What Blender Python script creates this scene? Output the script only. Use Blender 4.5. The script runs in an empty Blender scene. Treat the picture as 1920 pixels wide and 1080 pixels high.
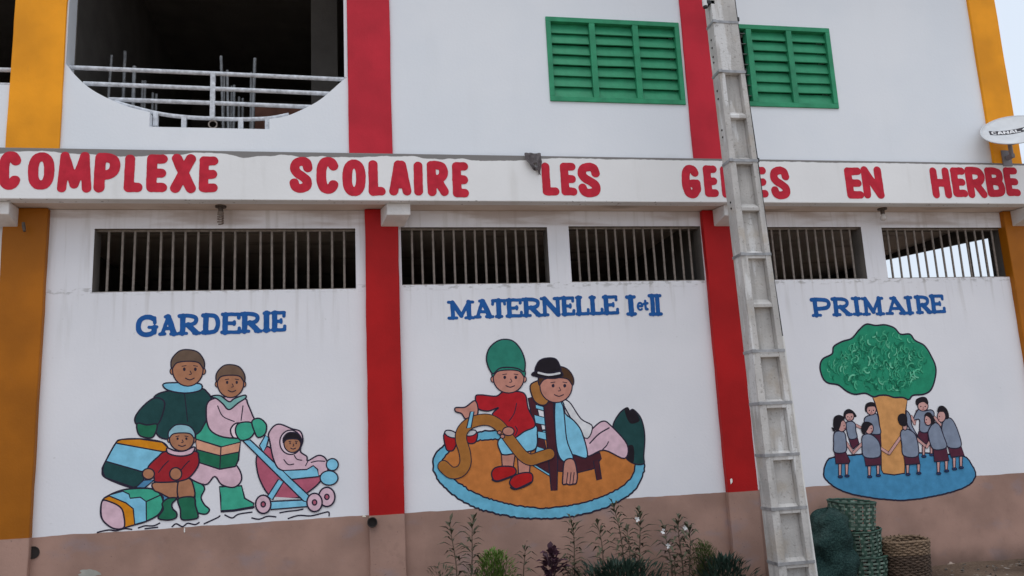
import bpy, bmesh, math, random
import numpy as np
from mathutils import Vector, Matrix
from mathutils.geometry import tessellate_polygon
random.seed(7)
R = math.radians

# ------------------------------------------------------------------ camera
ZC = 1.385                      # eye height above the ground
DIST = 6.9                      # eye to ground-floor wall (plane Y = 0)
FPX, YAW, PITCH, ROLL = 1516.03, 0.187168, 0.180397, -0.048771
fw = Vector((math.sin(YAW)*math.cos(PITCH), math.cos(YAW)*math.cos(PITCH), math.sin(PITCH)))
r0 = Vector((math.cos(YAW), -math.sin(YAW), 0)); u0 = r0.cross(fw)
rt = r0*math.cos(ROLL) + u0*math.sin(ROLL); up = -r0*math.sin(ROLL) + u0*math.cos(ROLL)
EYE = Vector((0, -DIST, ZC))
scene = bpy.context.scene
cam = bpy.data.cameras.new('camera'); camo = bpy.data.objects.new('camera', cam)
scene.collection.objects.link(camo); scene.camera = camo
cam.sensor_width = 36; cam.lens = FPX/1920*36; cam.clip_start = .05; cam.clip_end = 3000
camo.matrix_world = Matrix((( rt.x, up.x, -fw.x, EYE.x), (rt.y, up.y, -fw.y, EYE.y), (rt.z, up.z, -fw.z, EYE.z), (0, 0, 0, 1)))

def W(x, y, Y=0.0):
    """photo pixel -> (X, Z) on the vertical plane at depth Y"""
    d = fw*FPX + rt*(x-960) - up*(y-540)
    t = (DIST+Y)/d.y
    return d.x*t, d.z*t + ZC

# ------------------------------------------------------------------ world, sun, exposure (overcast late afternoon)
SUN_EL, SUN_AZ = 73, 205        # azimuth: 180 = from behind the camera, towards the wall
world = bpy.data.worlds.new('World'); scene.world = world; world.use_nodes = True
nt = world.node_tree; nt.nodes.clear()
sky = nt.nodes.new('ShaderNodeTexSky'); sky.sky_type = 'NISHITA'; sky.sun_disc = False
sky.sun_elevation = R(SUN_EL); sky.sun_rotation = R(SUN_AZ); sky.dust_density = 4; sky.ozone_density = 1
mixc = nt.nodes.new('ShaderNodeMix'); mixc.data_type = 'RGBA'; mixc.inputs[0].default_value = .88
mixc.inputs[7].default_value = (5.55, 6.15, 6.95, 1)
bgn = nt.nodes.new('ShaderNodeBackground'); bgn.inputs[1].default_value = .12
wo = nt.nodes.new('ShaderNodeOutputWorld')
nt.links.new(sky.outputs[0], mixc.inputs[6]); nt.links.new(mixc.outputs[2], bgn.inputs[0]); nt.links.new(bgn.outputs[0], wo.inputs[0])
sl = bpy.data.lights.new('sun', 'SUN'); sl.energy = 1.2; sl.angle = R(50); sl.color = (1, .985, .975)
so = bpy.data.objects.new('sun', sl); scene.collection.objects.link(so)
az = R(SUN_AZ); el = R(SUN_EL)
sd = Vector((math.sin(az)*math.cos(el), math.cos(az)*math.cos(el), math.sin(el)))
so.rotation_euler = sd.to_track_quat('Z', 'Y').to_euler()
vs = scene.view_settings; vs.view_transform = 'Standard'; vs.look = 'None'; vs.exposure = .30; vs.gamma = 1; vs.use_curve_mapping = False

# ------------------------------------------------------------------ materials
def s2l(c): c /= 255; return c/12.92 if c <= .04045 else ((c+.055)/1.055)**2.4
WB = (.555, .570, .640)         # how the white paint (albedo .8) reads in the photograph, linear
def alb(r, g, b, k=1.0):        # observed sRGB of a lit wall pixel -> albedo
    return tuple(min(.9, s2l(c)/w*.8*k) for c, w in zip((r, g, b), WB))
MC = {}
def mat(name, col, rough=.75, var=.12, vscale=6, bump=.0, bscale=60, spec=.3, metal=0, detail=4):
    if name in MC: return MC[name]
    m = bpy.data.materials.new(name); m.use_nodes = True; n = m.node_tree; L = n.links
    b = n.nodes['Principled BSDF']
    b.inputs['Roughness'].default_value = rough; b.inputs['Metallic'].default_value = metal
    b.inputs['Specular IOR Level'].default_value = spec
    tc = n.nodes.new('ShaderNodeTexCoord')
    no = n.nodes.new('ShaderNodeTexNoise'); no.inputs['Scale'].default_value = vscale; no.inputs['Detail'].default_value = detail
    L.new(tc.outputs['Object'], no.inputs['Vector'])
    rp = n.nodes.new('ShaderNodeMapRange'); rp.inputs[1].default_value = .3; rp.inputs[2].default_value = .7
    rp.inputs[3].default_value = 1-var; rp.inputs[4].default_value = 1+var*.6
    L.new(no.outputs['Fac'], rp.inputs[0])
    mx = n.nodes.new('ShaderNodeVectorMath'); mx.operation = 'SCALE'; mx.inputs[0].default_value = col[:3]
    L.new(rp.outputs[0], mx.inputs['Scale']); L.new(mx.outputs[0], b.inputs['Base Color'])
    if bump:
        bn = n.nodes.new('ShaderNodeTexNoise'); bn.inputs['Scale'].default_value = bscale; bn.inputs['Detail'].default_value = 5
        L.new(tc.outputs['Object'], bn.inputs['Vector'])
        bp = n.nodes.new('ShaderNodeBump'); bp.inputs['Strength'].default_value = bump; bp.inputs['Distance'].default_value = .01
        L.new(bn.outputs['Fac'], bp.inputs['Height']); L.new(bp.outputs[0], b.inputs['Normal'])
    MC[name] = m; return m
def paint(rgb, k=1.0):
    return mat('paint_%d_%d_%d' % rgb, alb(*rgb, k), .7, .17, 13, .12, 60, spec=.12, detail=7)

class NT:
    """small node-tree helper for the layered wall materials"""
    def __init__(s, name, rough=.7):
        s.m = bpy.data.materials.new(name); s.m.use_nodes = True; s.n = s.m.node_tree; s.b = s.n.nodes['Principled BSDF']
        s.b.inputs['Roughness'].default_value = rough; s.b.inputs['Specular IOR Level'].default_value = .18
        s.tc = s.n.nodes.new('ShaderNodeTexCoord')
        s.sep = s.n.nodes.new('ShaderNodeSeparateXYZ'); s.n.links.new(s.tc.outputs['Object'], s.sep.inputs[0])
        s.x, s.y, s.z = s.sep.outputs
    def noise(s, scale, detail=4, stretch=None, off=0):
        v = s.tc.outputs['Object']
        mp = s.n.nodes.new('ShaderNodeMapping'); s.n.links.new(v, mp.inputs[0])
        mp.inputs['Scale'].default_value = stretch or (1, 1, 1); mp.inputs['Location'].default_value = (off, off, off)
        no = s.n.nodes.new('ShaderNodeTexNoise'); no.inputs['Scale'].default_value = scale; no.inputs['Detail'].default_value = detail
        s.n.links.new(mp.outputs[0], no.inputs['Vector']); return no.outputs['Fac']
    def rng(s, a, lo, hi, o0=0, o1=1):
        r = s.n.nodes.new('ShaderNodeMapRange'); r.interpolation_type = 'SMOOTHSTEP'
        s.n.links.new(a, r.inputs[0]); r.inputs[1].default_value = lo; r.inputs[2].default_value = hi
        r.inputs[3].default_value = o0; r.inputs[4].default_value = o1; return r.outputs[0]
    def mth(s, op, a, b):
        r = s.n.nodes.new('ShaderNodeMath'); r.operation = op
        for i, q in enumerate((a, b)):
            if isinstance(q, (int, float)): r.inputs[i].default_value = q
            else: s.n.links.new(q, r.inputs[i])
        return r.outputs[0]
    def mix(s, f, a, b):
        r = s.n.nodes.new('ShaderNodeMix'); r.data_type = 'RGBA'
        for i, q in ((0, f), (6, a), (7, b)):
            if isinstance(q, (int, float)): r.inputs[i].default_value = q
            elif isinstance(q, tuple): r.inputs[i].default_value = (*q[:3], 1)
            else: s.n.links.new(q, r.inputs[i])
        return r.outputs[2]
    def done(s, col, bump=.3, bscale=70, dist=.006):
        s.n.links.new(col, s.b.inputs['Base Color'])
        h = s.mth('ADD', s.noise(bscale, 6), s.mth('MULTIPLY', s.noise(5, 3), .9))
        bp = s.n.nodes.new('ShaderNodeBump'); bp.inputs['Strength'].default_value = bump; bp.inputs['Distance'].default_value = dist
        s.n.links.new(h, bp.inputs['Height']); s.n.links.new(bp.outputs[0], s.b.inputs['Normal']); return s.m

WHITE = (.80, .80, .80); BROWN = alb(139, 112, 106); CONC = (.33, .32, .30)
BASE_Z = ZC - .580              # top of the brown dado
def base_mix(t, col, wob=.012):
    zz = t.mth('ADD', t.z, t.mth('MULTIPLY', t.mth('SUBTRACT', t.noise(3.5, 3), .5), wob*2))
    br = t.mix(t.rng(t.noise(2.2, 5), .3, .72), tuple(c*.80 for c in BROWN), tuple(c*1.14 for c in BROWN))
    br = t.mix(t.mth('MULTIPLY', t.rng(t.noise(9, 5, None, 3), .58, .78), .4), br, tuple(c*.62 for c in BROWN))
    br = t.mix(t.mth('MULTIPLY', t.rng(t.noise(1, 5, (3, 3, 5), 7), .54, .70), .5), br, (.285, .225, .235))
    br = t.mix(t.mth('MULTIPLY', t.rng(t.noise(60, 2, None, 1), .68, .74), .5), br, (.13, .09, .075))
    soil = t.mth('MULTIPLY', t.rng(t.mth('ADD', t.z, t.mth('MULTIPLY', t.noise(4, 4), .25)), .38, .10), .7)
    br = t.mix(soil, br, (.10, .065, .05))
    return t.mix(t.rng(zz, BASE_Z-.002, BASE_Z+.002), br, col)
def mat_ground_wall():
    t = NT('ground_wall_paint', .65)
    c = t.mix(t.rng(t.noise(1.3, 4), .35, .7), (.77, .765, .80), (.81, .80, .83))
    # grime runs under the sills
    st = t.rng(t.noise(1, 3, (16, 1, 1.1)), .50, .72)
    band = t.mth('MULTIPLY', t.rng(t.z, ZC+1.325, ZC+1.15, 1, .0), t.rng(t.z, ZC+1.33, ZC+1.32, 0, 1))
    band2 = t.mth('MULTIPLY', t.rng(t.z, ZC+.65, ZC+1.32, 0, 1), .55)
    c = t.mix(t.mth('MULTIPLY', st, t.mth('MAXIMUM', t.mth('MULTIPLY', band, .5), t.mth('MULTIPLY', band2, .55))), c, (.40, .37, .33))
    sg_ = t.mth('MULTIPLY', t.mth('MULTIPLY', t.rng(t.z, ZC+1.26, ZC+1.30), t.rng(t.z, ZC+1.335, ZC+1.325)), t.rng(t.noise(1, 5, (14, 1, 30), 2), .5, .62))
    c = t.mix(t.mth('MULTIPLY', sg_, .45), c, (.22, .20, .18))
    # brown damp patches above the windows, partly painted shade under the overhang
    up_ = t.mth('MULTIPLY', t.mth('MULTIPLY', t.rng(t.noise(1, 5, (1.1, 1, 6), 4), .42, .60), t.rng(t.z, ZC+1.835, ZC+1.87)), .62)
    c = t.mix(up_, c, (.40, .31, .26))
    c = t.mix(t.mth('MULTIPLY', t.rng(t.noise(22, 3, None, 5), .70, .76), .3), c, (.45, .44, .42))
    c = t.mix(t.mth('MULTIPLY', t.rng(t.noise(.8, 6, None, 11), .5, .68), .22), c, (.66, .67, .70))
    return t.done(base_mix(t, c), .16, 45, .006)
def mat_col(name, col, lowz=True):
    t = NT(name, .5)
    c = t.mix(t.rng(t.noise(1.8, 4), .3, .72), tuple(q*.80 for q in col), tuple(min(1, q*1.12) for q in col))
    c = t.mix(t.mth('MULTIPLY', t.rng(t.noise(14, 4, (1, 1, .3), 2), .62, .8), .25), c, tuple(q*.6+.02 for q in col))
    return t.done(base_mix(t, c, .004) if lowz else c, .22, 60, .005)
def mat_upper():
    t = NT('upper_wall_paint', .7)
    c = t.mix(t.rng(t.noise(1.1, 5), .35, .7), (.745, .775, .82), (.79, .81, .845))
    c = t.mix(t.mth('MULTIPLY', t.rng(t.noise(1, 4, (5, 5, .8)), .56, .8), .07), c, (.52, .52, .52))
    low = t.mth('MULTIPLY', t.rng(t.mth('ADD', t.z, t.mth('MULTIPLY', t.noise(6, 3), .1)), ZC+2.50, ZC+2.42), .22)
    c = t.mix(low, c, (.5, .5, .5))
    return t.done(c, .16, 45, .007)
def mat_fascia():
    t = NT('fascia_paint', .7)
    c = t.mix(t.rng(t.noise(1.4, 4), .35, .7), (.77, .765, .765), (.82, .815, .815))
    c = t.mix(t.mth('MULTIPLY', t.rng(t.noise(1, 3, (9, 1, 1)), .58, .8), .25), c, (.55, .53, .50))
    # paint stops short of the top edge in an uneven line: bare concrete shows
    e = t.mth('ADD', t.mth('ADD', t.z, .016), t.mth('MULTIPLY', t.mth('MULTIPLY', t.rng(t.noise(1, 3, (1.3, 0, 0)), .40, .60), t.rng(t.x, 2.4, .6, .1, 1)), .042))
    e = t.mth('ADD', e, t.mth('MULTIPLY', t.mth('SUBTRACT', t.noise(1, 5, (14, 0, 0)), .5), .018))
    c = t.mix(t.rng(e, ZC+2.396, ZC+2.401), c, (.215, .205, .20))
    # small chips along the lower arris
    ch = t.mth('MULTIPLY', t.rng(t.noise(26, 3), .66, .70), t.rng(t.z, ZC+1.998, ZC+1.988))
    c = t.mix(t.mth('MULTIPLY', ch, .7), c, (.22, .19, .17))
    return t.done(c, .18, 45, .007)
def mat_soffit():
    t = NT('soffit_paint', .85)
    c = t.mix(t.rng(t.noise(2, 5), .3, .75), (.62, .51, .44), (.76, .66, .59))
    c = t.mix(t.mth('MULTIPLY', t.rng(t.noise(1, 4, (1.4, 5, 1), 4), .55, .75), .6), c, (.22, .15, .11))
    return t.done(c, .3, 60, .006)
def mat_concrete(name='concrete', col=CONC, streak=True):
    t = NT(name, .9)
    c = t.mix(t.rng(t.noise(3, 6), .3, .72), tuple(q*.80 for q in col), tuple(q*1.16 for q in col))
    c = t.mix(t.mth('MULTIPLY', t.rng(t.noise(40, 4), .60, .72), .45), c, tuple(q*.62 for q in col))
    if streak: c = t.mix(t.mth('MULTIPLY', t.rng(t.noise(1, 4, (22, 22, 1.2)), .55, .75), .35), c, (.62, .62, .60))
    return t.done(c, .5, 90, .006)
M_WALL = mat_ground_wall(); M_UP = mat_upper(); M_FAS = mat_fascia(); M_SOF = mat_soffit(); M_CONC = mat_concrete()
def mat_pole():
    t = NT('pole_concrete', .9)
    c = t.mix(t.rng(t.noise(3, 6), .32, .7), (.40, .385, .37), (.56, .54, .52))
    c = t.mix(t.mth('MULTIPLY', t.rng(t.noise(1, 5, (20, 20, 1.6)), .52, .72), .45), c, (.26, .25, .24))
    c = t.mix(t.mth('MULTIPLY', t.rng(t.noise(1, 4, (9, 9, 1.4), 6), .57, .63), .7), c, (.68, .68, .68))
    c = t.mix(t.mth('MULTIPLY', t.rng(t.noise(45, 3), .62, .7), .5), c, (.22, .20, .18))
    c = t.mix(t.mth('MULTIPLY', t.rng(t.noise(5, 4, None, 8), .52, .7), .4), c, (.40, .33, .25))
    return t.done(c, .5, 60, .008)
M_POLE = mat_pole()
M_RED_LO = mat_col('red_column_paint', alb(147, 17, 20)); M_RED_UP = mat_col('red_pilaster_paint', alb(166, 33, 50), False)
M_OR_LO = mat_col('ochre_column_paint', alb(142, 84, 14)); M_OR_UP = mat_col('orange_pilaster_paint', alb(208, 136, 24), False)
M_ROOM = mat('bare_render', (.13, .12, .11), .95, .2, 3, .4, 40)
M_REVEAL = mat_concrete('bare_reveal', (.19, .17, .155), False)
M_BAR = mat('weathered_steel', (.26, .22, .19), .6, .35, 30, .3, 120)
M_GREEN = mat('green_gloss_paint', alb(40, 122, 92), .5, .26, 7, .2, 60, detail=7)
M_RAIL = mat('grey_white_rail_paint', (.60, .62, .66), .5, .35, 25, .3, 90)
M_BLACK = mat('black_rubber', (.02, .02, .022), .5)
M_DARKHOLE = mat('pipe_plastic', (.03, .024, .022), .8)

# ------------------------------------------------------------------ mesh helpers
COL = scene.collection
def link(name, me, parent=None):
    o = bpy.data.objects.new(name, me); COL.objects.link(o)
    if parent: o.parent = parent
    return o
def tag(o, label=None, cat=None, group=None, kind=None):
    if label: o['label'] = label
    if cat: o['category'] = cat
    if group: o['group'] = group
    if kind: o['kind'] = kind
    return o
def empty(name, loc, label, cat, group=None):
    o = bpy.data.objects.new(name, None); COL.objects.link(o); o.location = loc; o.empty_display_size = .1
    return tag(o, label, cat, group)
class MB:
    def __init__(s): s.v = []; s.f = []; s.mi = []; s.cur = 0; s.sm = []
    def add(s, vs, fs, smooth=False):
        b = len(s.v); s.v += [tuple(q) for q in vs]
        for f in fs: s.f.append(tuple(b+i for i in f)); s.mi.append(s.cur); s.sm.append(smooth)
    def box(s, x0, x1, y0, y1, z0, z1):
        s.add([(x0,y0,z0),(x1,y0,z0),(x1,y1,z0),(x0,y1,z0),(x0,y0,z1),(x1,y0,z1),(x1,y1,z1),(x0,y1,z1)],
              [(0,3,2,1),(4,5,6,7),(0,1,5,4),(1,2,6,5),(2,3,7,6),(3,0,4,7)])
    def hexa(s, p):             # 8 corners, same order as box
        s.add(p, [(0,3,2,1),(4,5,6,7),(0,1,5,4),(1,2,6,5),(2,3,7,6),(3,0,4,7)])
    def tube(s, pts, r, n=8, caps=True):
        pts = [Vector(p) for p in pts]; rs = r if isinstance(r, (list, tuple)) else [r]*len(pts)
        ring = []; prev = None
        for i, p in enumerate(pts):
            t = (pts[min(i+1, len(pts)-1)] - pts[max(i-1, 0)]).normalized()
            a = prev if prev is not None else Vector((0, 0, 1)) if abs(t.z) < .9 else Vector((1, 0, 0))
            a = (a - t*a.dot(t)).normalized(); prev = a; b = t.cross(a)
            ring.append([p + (a*math.cos(2*math.pi*k/n) + b*math.sin(2*math.pi*k/n))*rs[i] for k in range(n)])
        vs = [q for g in ring for q in g]; fs = []
        for i in range(len(pts)-1):
            for k in range(n): fs.append((i*n+k, i*n+(k+1) % n, (i+1)*n+(k+1) % n, (i+1)*n+k))
        s.add(vs, fs, True)
        if caps:
            s.add(ring[0], [tuple(range(n))[::-1]]); s.add(ring[-1], [tuple(range(n))])
    def build(s, name, mats, parent=None, bevel=0):
        me = bpy.data.meshes.new(name); me.from_pydata(s.v, [], s.f)
        mats = mats if isinstance(mats, (list, tuple)) else [mats]
        for m in mats: me.materials.append(m)
        me.polygons.foreach_set('material_index', s.mi); me.polygons.foreach_set('use_smooth', s.sm)
        bm = bmesh.new(); bm.from_mesh(me); bmesh.ops.recalc_face_normals(bm, faces=bm.faces); bm.to_mesh(me); bm.free()
        me.update()
        o = link(name, me, parent)
        if parent is not None and parent.location.length: o.location = -parent.location if False else (0, 0, 0)
        if bevel:
            md = o.modifiers.new('bevel', 'BEVEL'); md.width = bevel; md.segments = 2; md.limit_method = 'ANGLE'
        return o
def wall_holes(x0, x1, z0, z1, holes, y0, y1):   # material slot 1 = bare reveals
    """solid wall slab with rectangular openings, one mesh"""
    m = MB(); xs = sorted({x0, x1, *[h[0] for h in holes], *[h[1] for h in holes]}); zs = sorted({z0, z1, *[h[2] for h in holes], *[h[3] for h in holes]})
    def solid(i, j):
        if i < 0 or j < 0 or i >= len(xs)-1 or j >= len(zs)-1: return False
        cx = (xs[i]+xs[i+1])/2; cz = (zs[j]+zs[j+1])/2
        return not any(h[0] < cx < h[1] and h[2] < cz < h[3] for h in holes)
    for i in range(len(xs)-1):
        for j in range(len(zs)-1):
            if not solid(i, j): continue
            a, b, c, d = xs[i], xs[i+1], zs[j], zs[j+1]; m.cur = 0
            m.add([(a,y0,c),(b,y0,c),(b,y0,d),(a,y0,d)], [(0,1,2,3)]); m.add([(a,y1,c),(b,y1,c),(b,y1,d),(a,y1,d)], [(3,2,1,0)])
            m.cur = 1
            if not solid(i-1, j): m.add([(a,y0,c),(a,y1,c),(a,y1,d),(a,y0,d)], [(0,3,2,1)])
            if not solid(i+1, j): m.add([(b,y0,c),(b,y1,c),(b,y1,d),(b,y0,d)], [(0,1,2,3)])
            if not solid(i, j-1): m.add([(a,y0,c),(b,y0,c),(b,y1,c),(a,y1,c)], [(0,3,2,1)])
            if not solid(i, j+1): m.add([(a,y0,d),(b,y0,d),(b,y1,d),(a,y1,d)], [(0,1,2,3)])
    return m
def crom(pts, closed=True, k=5):
    n = len(pts); out = []
    rngi = range(n) if closed else range(n-1)
    for i in rngi:
        g = (lambda j: pts[j % n]) if closed else (lambda j: pts[max(0, min(n-1, j))])
        p0, p1, p2, p3 = g(i-1), g(i), g(i+1), g(i+2)
        for q in range(k):
            t = q/k
            out.append(tuple(.5*((2*p1[c]) + (-p0[c]+p2[c])*t + (2*p0[c]-5*p1[c]+4*p2[c]-p3[c])*t*t + (-p0[c]+3*p1[c]-3*p2[c]+p3[c])*t**3) for c in (0, 1)))
    if not closed: out.append(pts[-1])
    return out

# ------------------------------------------------------------------ paint layers (murals and lettering: flat paint on the wall)
OUT = (38, 34, 52)
class Paint:
    STEP = .00004
    def __init__(s, Y): s.Y = Y; s.k = 1; s.m = MB(); s.mats = []; s.ox = s.oy = 0; s.s = 1
    def use(s, ox, oy, sc): s.ox, s.oy, s.s = ox, oy, sc; return s
    def P(s, pts): return [W(s.ox+x*s.s, s.oy+y*s.s, s.Y) for x, y in pts]
    def mm(s, col):
        m = paint(col)
        if m not in s.mats: s.mats.append(m)
        s.m.cur = s.mats.index(m)
    def lay(s): s.k += 1; return s.Y - .0015 - s.k*s.STEP
    def poly(s, pl, col):
        s.mm(col); y = s.lay()
        tr = tessellate_polygon([[Vector((a, b, 0)) for a, b in pl]])
        s.m.add([(a, y, b) for a, b in pl], tr)
    def rib(s, pl, wid, col, closed=False):
        s.mm(col); y = s.lay(); n = len(pl); L = []; Rr = []
        for i in range(n):
            a = pl[(i-1) % n] if closed else pl[max(0, i-1)]; b = pl[(i+1) % n] if closed else pl[min(n-1, i+1)]
            dx, dz = b[0]-a[0], b[1]-a[1]; l = math.hypot(dx, dz) or 1
            nx, nz = -dz/l*wid/2, dx/l*wid/2
            L.append((pl[i][0]+nx, y, pl[i][1]+nz)); Rr.append((pl[i][0]-nx, y, pl[i][1]-nz))
        fs = [(i, (i+1) % n, n+(i+1) % n, n+i) for i in range(n if closed else n-1)]
        s.m.add(L+Rr, fs)
        if not closed:
            for e, nb in ((0, 1), (n-1, n-2)):
                dx, dz = pl[e][0]-pl[nb][0], pl[e][1]-pl[nb][1]; a0 = math.atan2(dz, dx)
                y2 = y
                vs = [(pl[e][0]+math.cos(a0+t)*wid/2, y2, pl[e][1]+math.sin(a0+t)*wid/2) for t in [(-.5+q/6)*math.pi for q in range(7)]]
                s.m.add(vs, [tuple(range(7))])
    def fill(s, pts, col, ol=1.8, smooth=True, jit=0):
        pl = s.P(crom(pts) if smooth else pts)
        if jit: pl = jitter(pl, jit)
        s.poly(pl, col)
        if ol: s.rib(pl, ol*.0067, OUT, True)
    def line(s, pts, wid=1.6, col=OUT, smooth=True, closed=False, jit=0):
        pl = s.P(crom(pts, closed) if smooth else pts)
        if jit: pl = jitter(pl, jit)
        s.rib(pl, wid*.0066, col, closed)
    def ell(s, cx, cy, rx, ry, col, ol=1.6, rot=0, n=28):
        pts = []
        for i in range(n):
            a = 2*math.pi*i/n; x, y = rx*math.cos(a), ry*math.sin(a)
            pts.append((cx+x*math.cos(rot)-y*math.sin(rot), cy+x*math.sin(rot)+y*math.cos(rot)))
        s.fill(pts, col, ol, False)
    def build(s, name, parent): return s.m.build(name, s.mats, parent)
def jitter(pl, a):
    out = []; n = len(pl)
    for i in range(n):
        p, q = pl[i], pl[(i+1) % n]; d = math.hypot(q[0]-p[0], q[1]-p[1]); k = max(1, int(d/.016))
        for t in range(k):
            out.append((p[0]+(q[0]-p[0])*t/k + random.uniform(-a, a), p[1]+(q[1]-p[1])*t/k + random.uniform(-a, a)))
    return out

# ================================================================== THE SETTING
t = NT('soil', .95)
c = t.mix(t.rng(t.noise(1.6, 6), .3, .7), (.075, .05, .036), (.15, .105, .075))
c = t.mix(t.mth('MULTIPLY', t.rng(t.noise(30, 4), .58, .7), .6), c, (.05, .035, .03))
c = t.mix(t.mth('MULTIPLY', t.rng(t.noise(16, 2, None, 9), .68, .72), .8), c, (.30, .27, .24))
M_SOIL = t.done(c, .9, 25, .03)
g = MB(); NX, NY = 60, 26
xs = [-300, -60, -20] + [-8+i*.32 for i in range(NX)] + [25, 80, 300]
ys = [-300, -60, -20, -9] + [-3+i*.125 for i in range(NY)] + [6, 30, 300]
rg = random.Random(3)
vv = []
for y in ys:
    for x in xs:
        z = 0
        if -2.6 < y < .2 and -8 < x < 11: z = rg.uniform(-.012, .02) + .03*max(0, 1+y*1.6)
        vv.append((x, y, z))
n = len(xs)
g.add(vv, [(j*n+i, j*n+i+1, (j+1)*n+i+1, (j+1)*n+i) for j in range(len(ys)-1) for i in range(n-1)], True)
tag(g.build('ground', M_SOIL), kind='structure')

t = NT('bounce_earth', .95)
c = t.mix(t.rng(t.noise(.9, 6), .3, .7), (.32, .255, .20), (.41, .335, .265)); c = t.mix(t.mth('MULTIPLY', t.rng(t.noise(8, 4), .55, .7), .4), c, (.28, .22, .17))
g = MB(); g.box(-120, 120, -40, -2.1, -.2, .03)  # unseen sandy street, added pale to bounce light onto soffit and lower wall
tag(g.build('bounce_street', t.done(c, .6, 20, .02)), kind='structure')
# ================================================================== THE SCHOOL
school = empty('school_building', (0, 0, 0), 'two-storey white school building with red and orange columns, painted murals and a lettered fascia', 'building')
YF, YU, YPIL = -.30, -.27, -.29          # fascia front, upper wall front, pilaster front
Z_SOF = ZC+1.985; Z_FT = ZC+2.402; Z_SILL = ZC+1.32; Z_WT = ZC+1.835; Z_TOP = ZC+5.4
XL, XR = -6.2, 6.62
WIN = [(-2.135, -.045, ZC+1.295, ZC+1.825), (.345, 1.655, Z_SILL, Z_WT), (1.855, 3.125, Z_SILL+.006, Z_WT+.008), (3.50, 4.79, Z_SILL, Z_WT), (5.012, 6.375, Z_SILL, Z_WT-.008), (-5.3, -3.3, ZC+1.295, ZC+1.825)]
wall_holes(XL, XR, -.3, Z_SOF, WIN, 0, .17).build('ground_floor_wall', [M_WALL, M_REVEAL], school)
# fascia beam and slab
m = MB(); m.box(XL, XR+.03, YF, YF+.12, Z_SOF, Z_FT); m.build('fascia_beam', M_FAS, school, .006)
m = MB(); m.box(XL, XR+.02, YF+.121, 6.0, Z_SOF+.003, Z_SOF+.2); m.build('floor_slab', M_SOF, school)
# ground-floor columns
def wobbox(x0, x1, y0, y1, z0, z1, a=.003):
    m = MB(); n = max(2, int((z1-z0)/.12)); vs = []
    dl = dr = 0
    for i in range(n+1):
        z = z0+(z1-z0)*i/n; dl = dl*.6+random.uniform(-a, a)*.8; dr = dr*.6+random.uniform(-a, a)*.8
        vs += [(x0+dl, y0, z), (x1+dr, y0, z), (x1+dr, y1, z), (x0+dl, y1, z)]
    fs = [(4*i+k, 4*i+(k+1) % 4, 4*i+4+(k+1) % 4, 4*i+4+k) for i in range(n) for k in range(4)]
    m.add(vs, fs+[(0, 3, 2, 1), (4*n, 4*n+1, 4*n+2, 4*n+3)]); return m
def column(x0, x1, mt):
    m = wobbox(x0, x1, -.055, .05, -.3, Z_SOF-.001); return m.build('column', mt, school, .008)
column(-2.80, -2.475, M_OR_LO); column(.036, .320, M_RED_LO); column(3.135, 3.42, M_RED_LO); column(6.36, 6.66, M_OR_LO); column(-5.9, -5.58, M_RED_LO)
# cantilever brackets
def bracket(xa, xb, sh=0):
    zf = ZC+1.882; zb = ZC+1.826
    m = MB(); m.hexa([(xa,-.232,zf),(xb,-.232,zf),(xb-sh,-.05,zb),(xa-sh,-.05,zb),(xa,-.232,Z_SOF-.001),(xb,-.232,Z_SOF-.001),(xb-sh,-.05,Z_SOF-.001),(xa-sh,-.05,Z_SOF-.001)])
    return m.build('bracket', M_WALLTRIM, school, .006)
M_WALLTRIM = mat('bracket_paint', (.74, .72, .71), .75, .18, 5, .3, 70)
bracket(.222, .420, .05); bracket(-2.88, -2.69, 0); bracket(3.27, 3.46, .03); bracket(6.47, 6.64, .03)
# upper storey: blank walls, pilasters
LW = [W(1023.4, 32, YU), W(1273.4, 43, YU), W(1032.8, 187.5, YU), W(1287, 194, YU)]
lw1 = (1.686, 2.972, ZC+2.927, ZC+3.745); lw2 = (3.24, 4.528, ZC+2.932, ZC+3.762)
def inset(q, d): return (q[0]+d, q[1]-d, q[2]+d, q[3]-d)
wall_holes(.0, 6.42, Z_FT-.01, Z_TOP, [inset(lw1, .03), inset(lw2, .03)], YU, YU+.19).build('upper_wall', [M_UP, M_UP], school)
def pil(xa, xb, mt, y=YPIL):
    m = wobbox(xa, xb, y, YU+.2, Z_FT-.004, Z_TOP+.002, .0025); return m.build('pilaster', mt, school, .004)
pil(-.087, .277, M_RED_UP); pil(2.998, 3.34, M_RED_UP); pil(6.125, 6.435, M_OR_UP, YPIL-.01); pil(-2.722, -2.335, M_OR_UP)
# balcony parapets with a dished opening
def parapet(prof, xa, xb, name='balcony_parapet'):
    m = MB(); y0, y1 = YU, YU+.185; zb = Z_FT-.01
    for (a, za), (b, zb2) in zip(prof[:-1], prof[1:]):
        if b-a < 1e-5: 
            m.add([(a,y0,za),(a,y1,za),(a,y1,zb2),(a,y0,zb2)], [(0,1,2,3)]); continue
        m.add([(a,y0,zb),(b,y0,zb),(b,y0,zb2),(a,y0,za)], [(0,1,2,3)])
        m.add([(a,y1,zb),(b,y1,zb),(b,y1,zb2),(a,y1,za)], [(3,2,1,0)])
        m.add([(a,y0,za),(b,y0,zb2),(b,y1,zb2),(a,y1,za)], [(0,1,2,3)])
    return m.build(name, M_UP, school)
def zp(x, y): return (120+x*.28125, 80+y*.28125)
def WU(pts, Y=YU): return [W(*zp(*p), Y) for p in pts]
left = crom(WU([(-60,90),(20,150),(60,200),(130,270),(210,328),(330,388),(440,430),(572,463)]), False, 4)
right = crom(WU([(1370,508),(1480,490),(1600,440),(1700,385),(1780,320),(1850,258),(1905,215)]), False, 4)
nb = WU([(572,552),(1370,582)])
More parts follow.
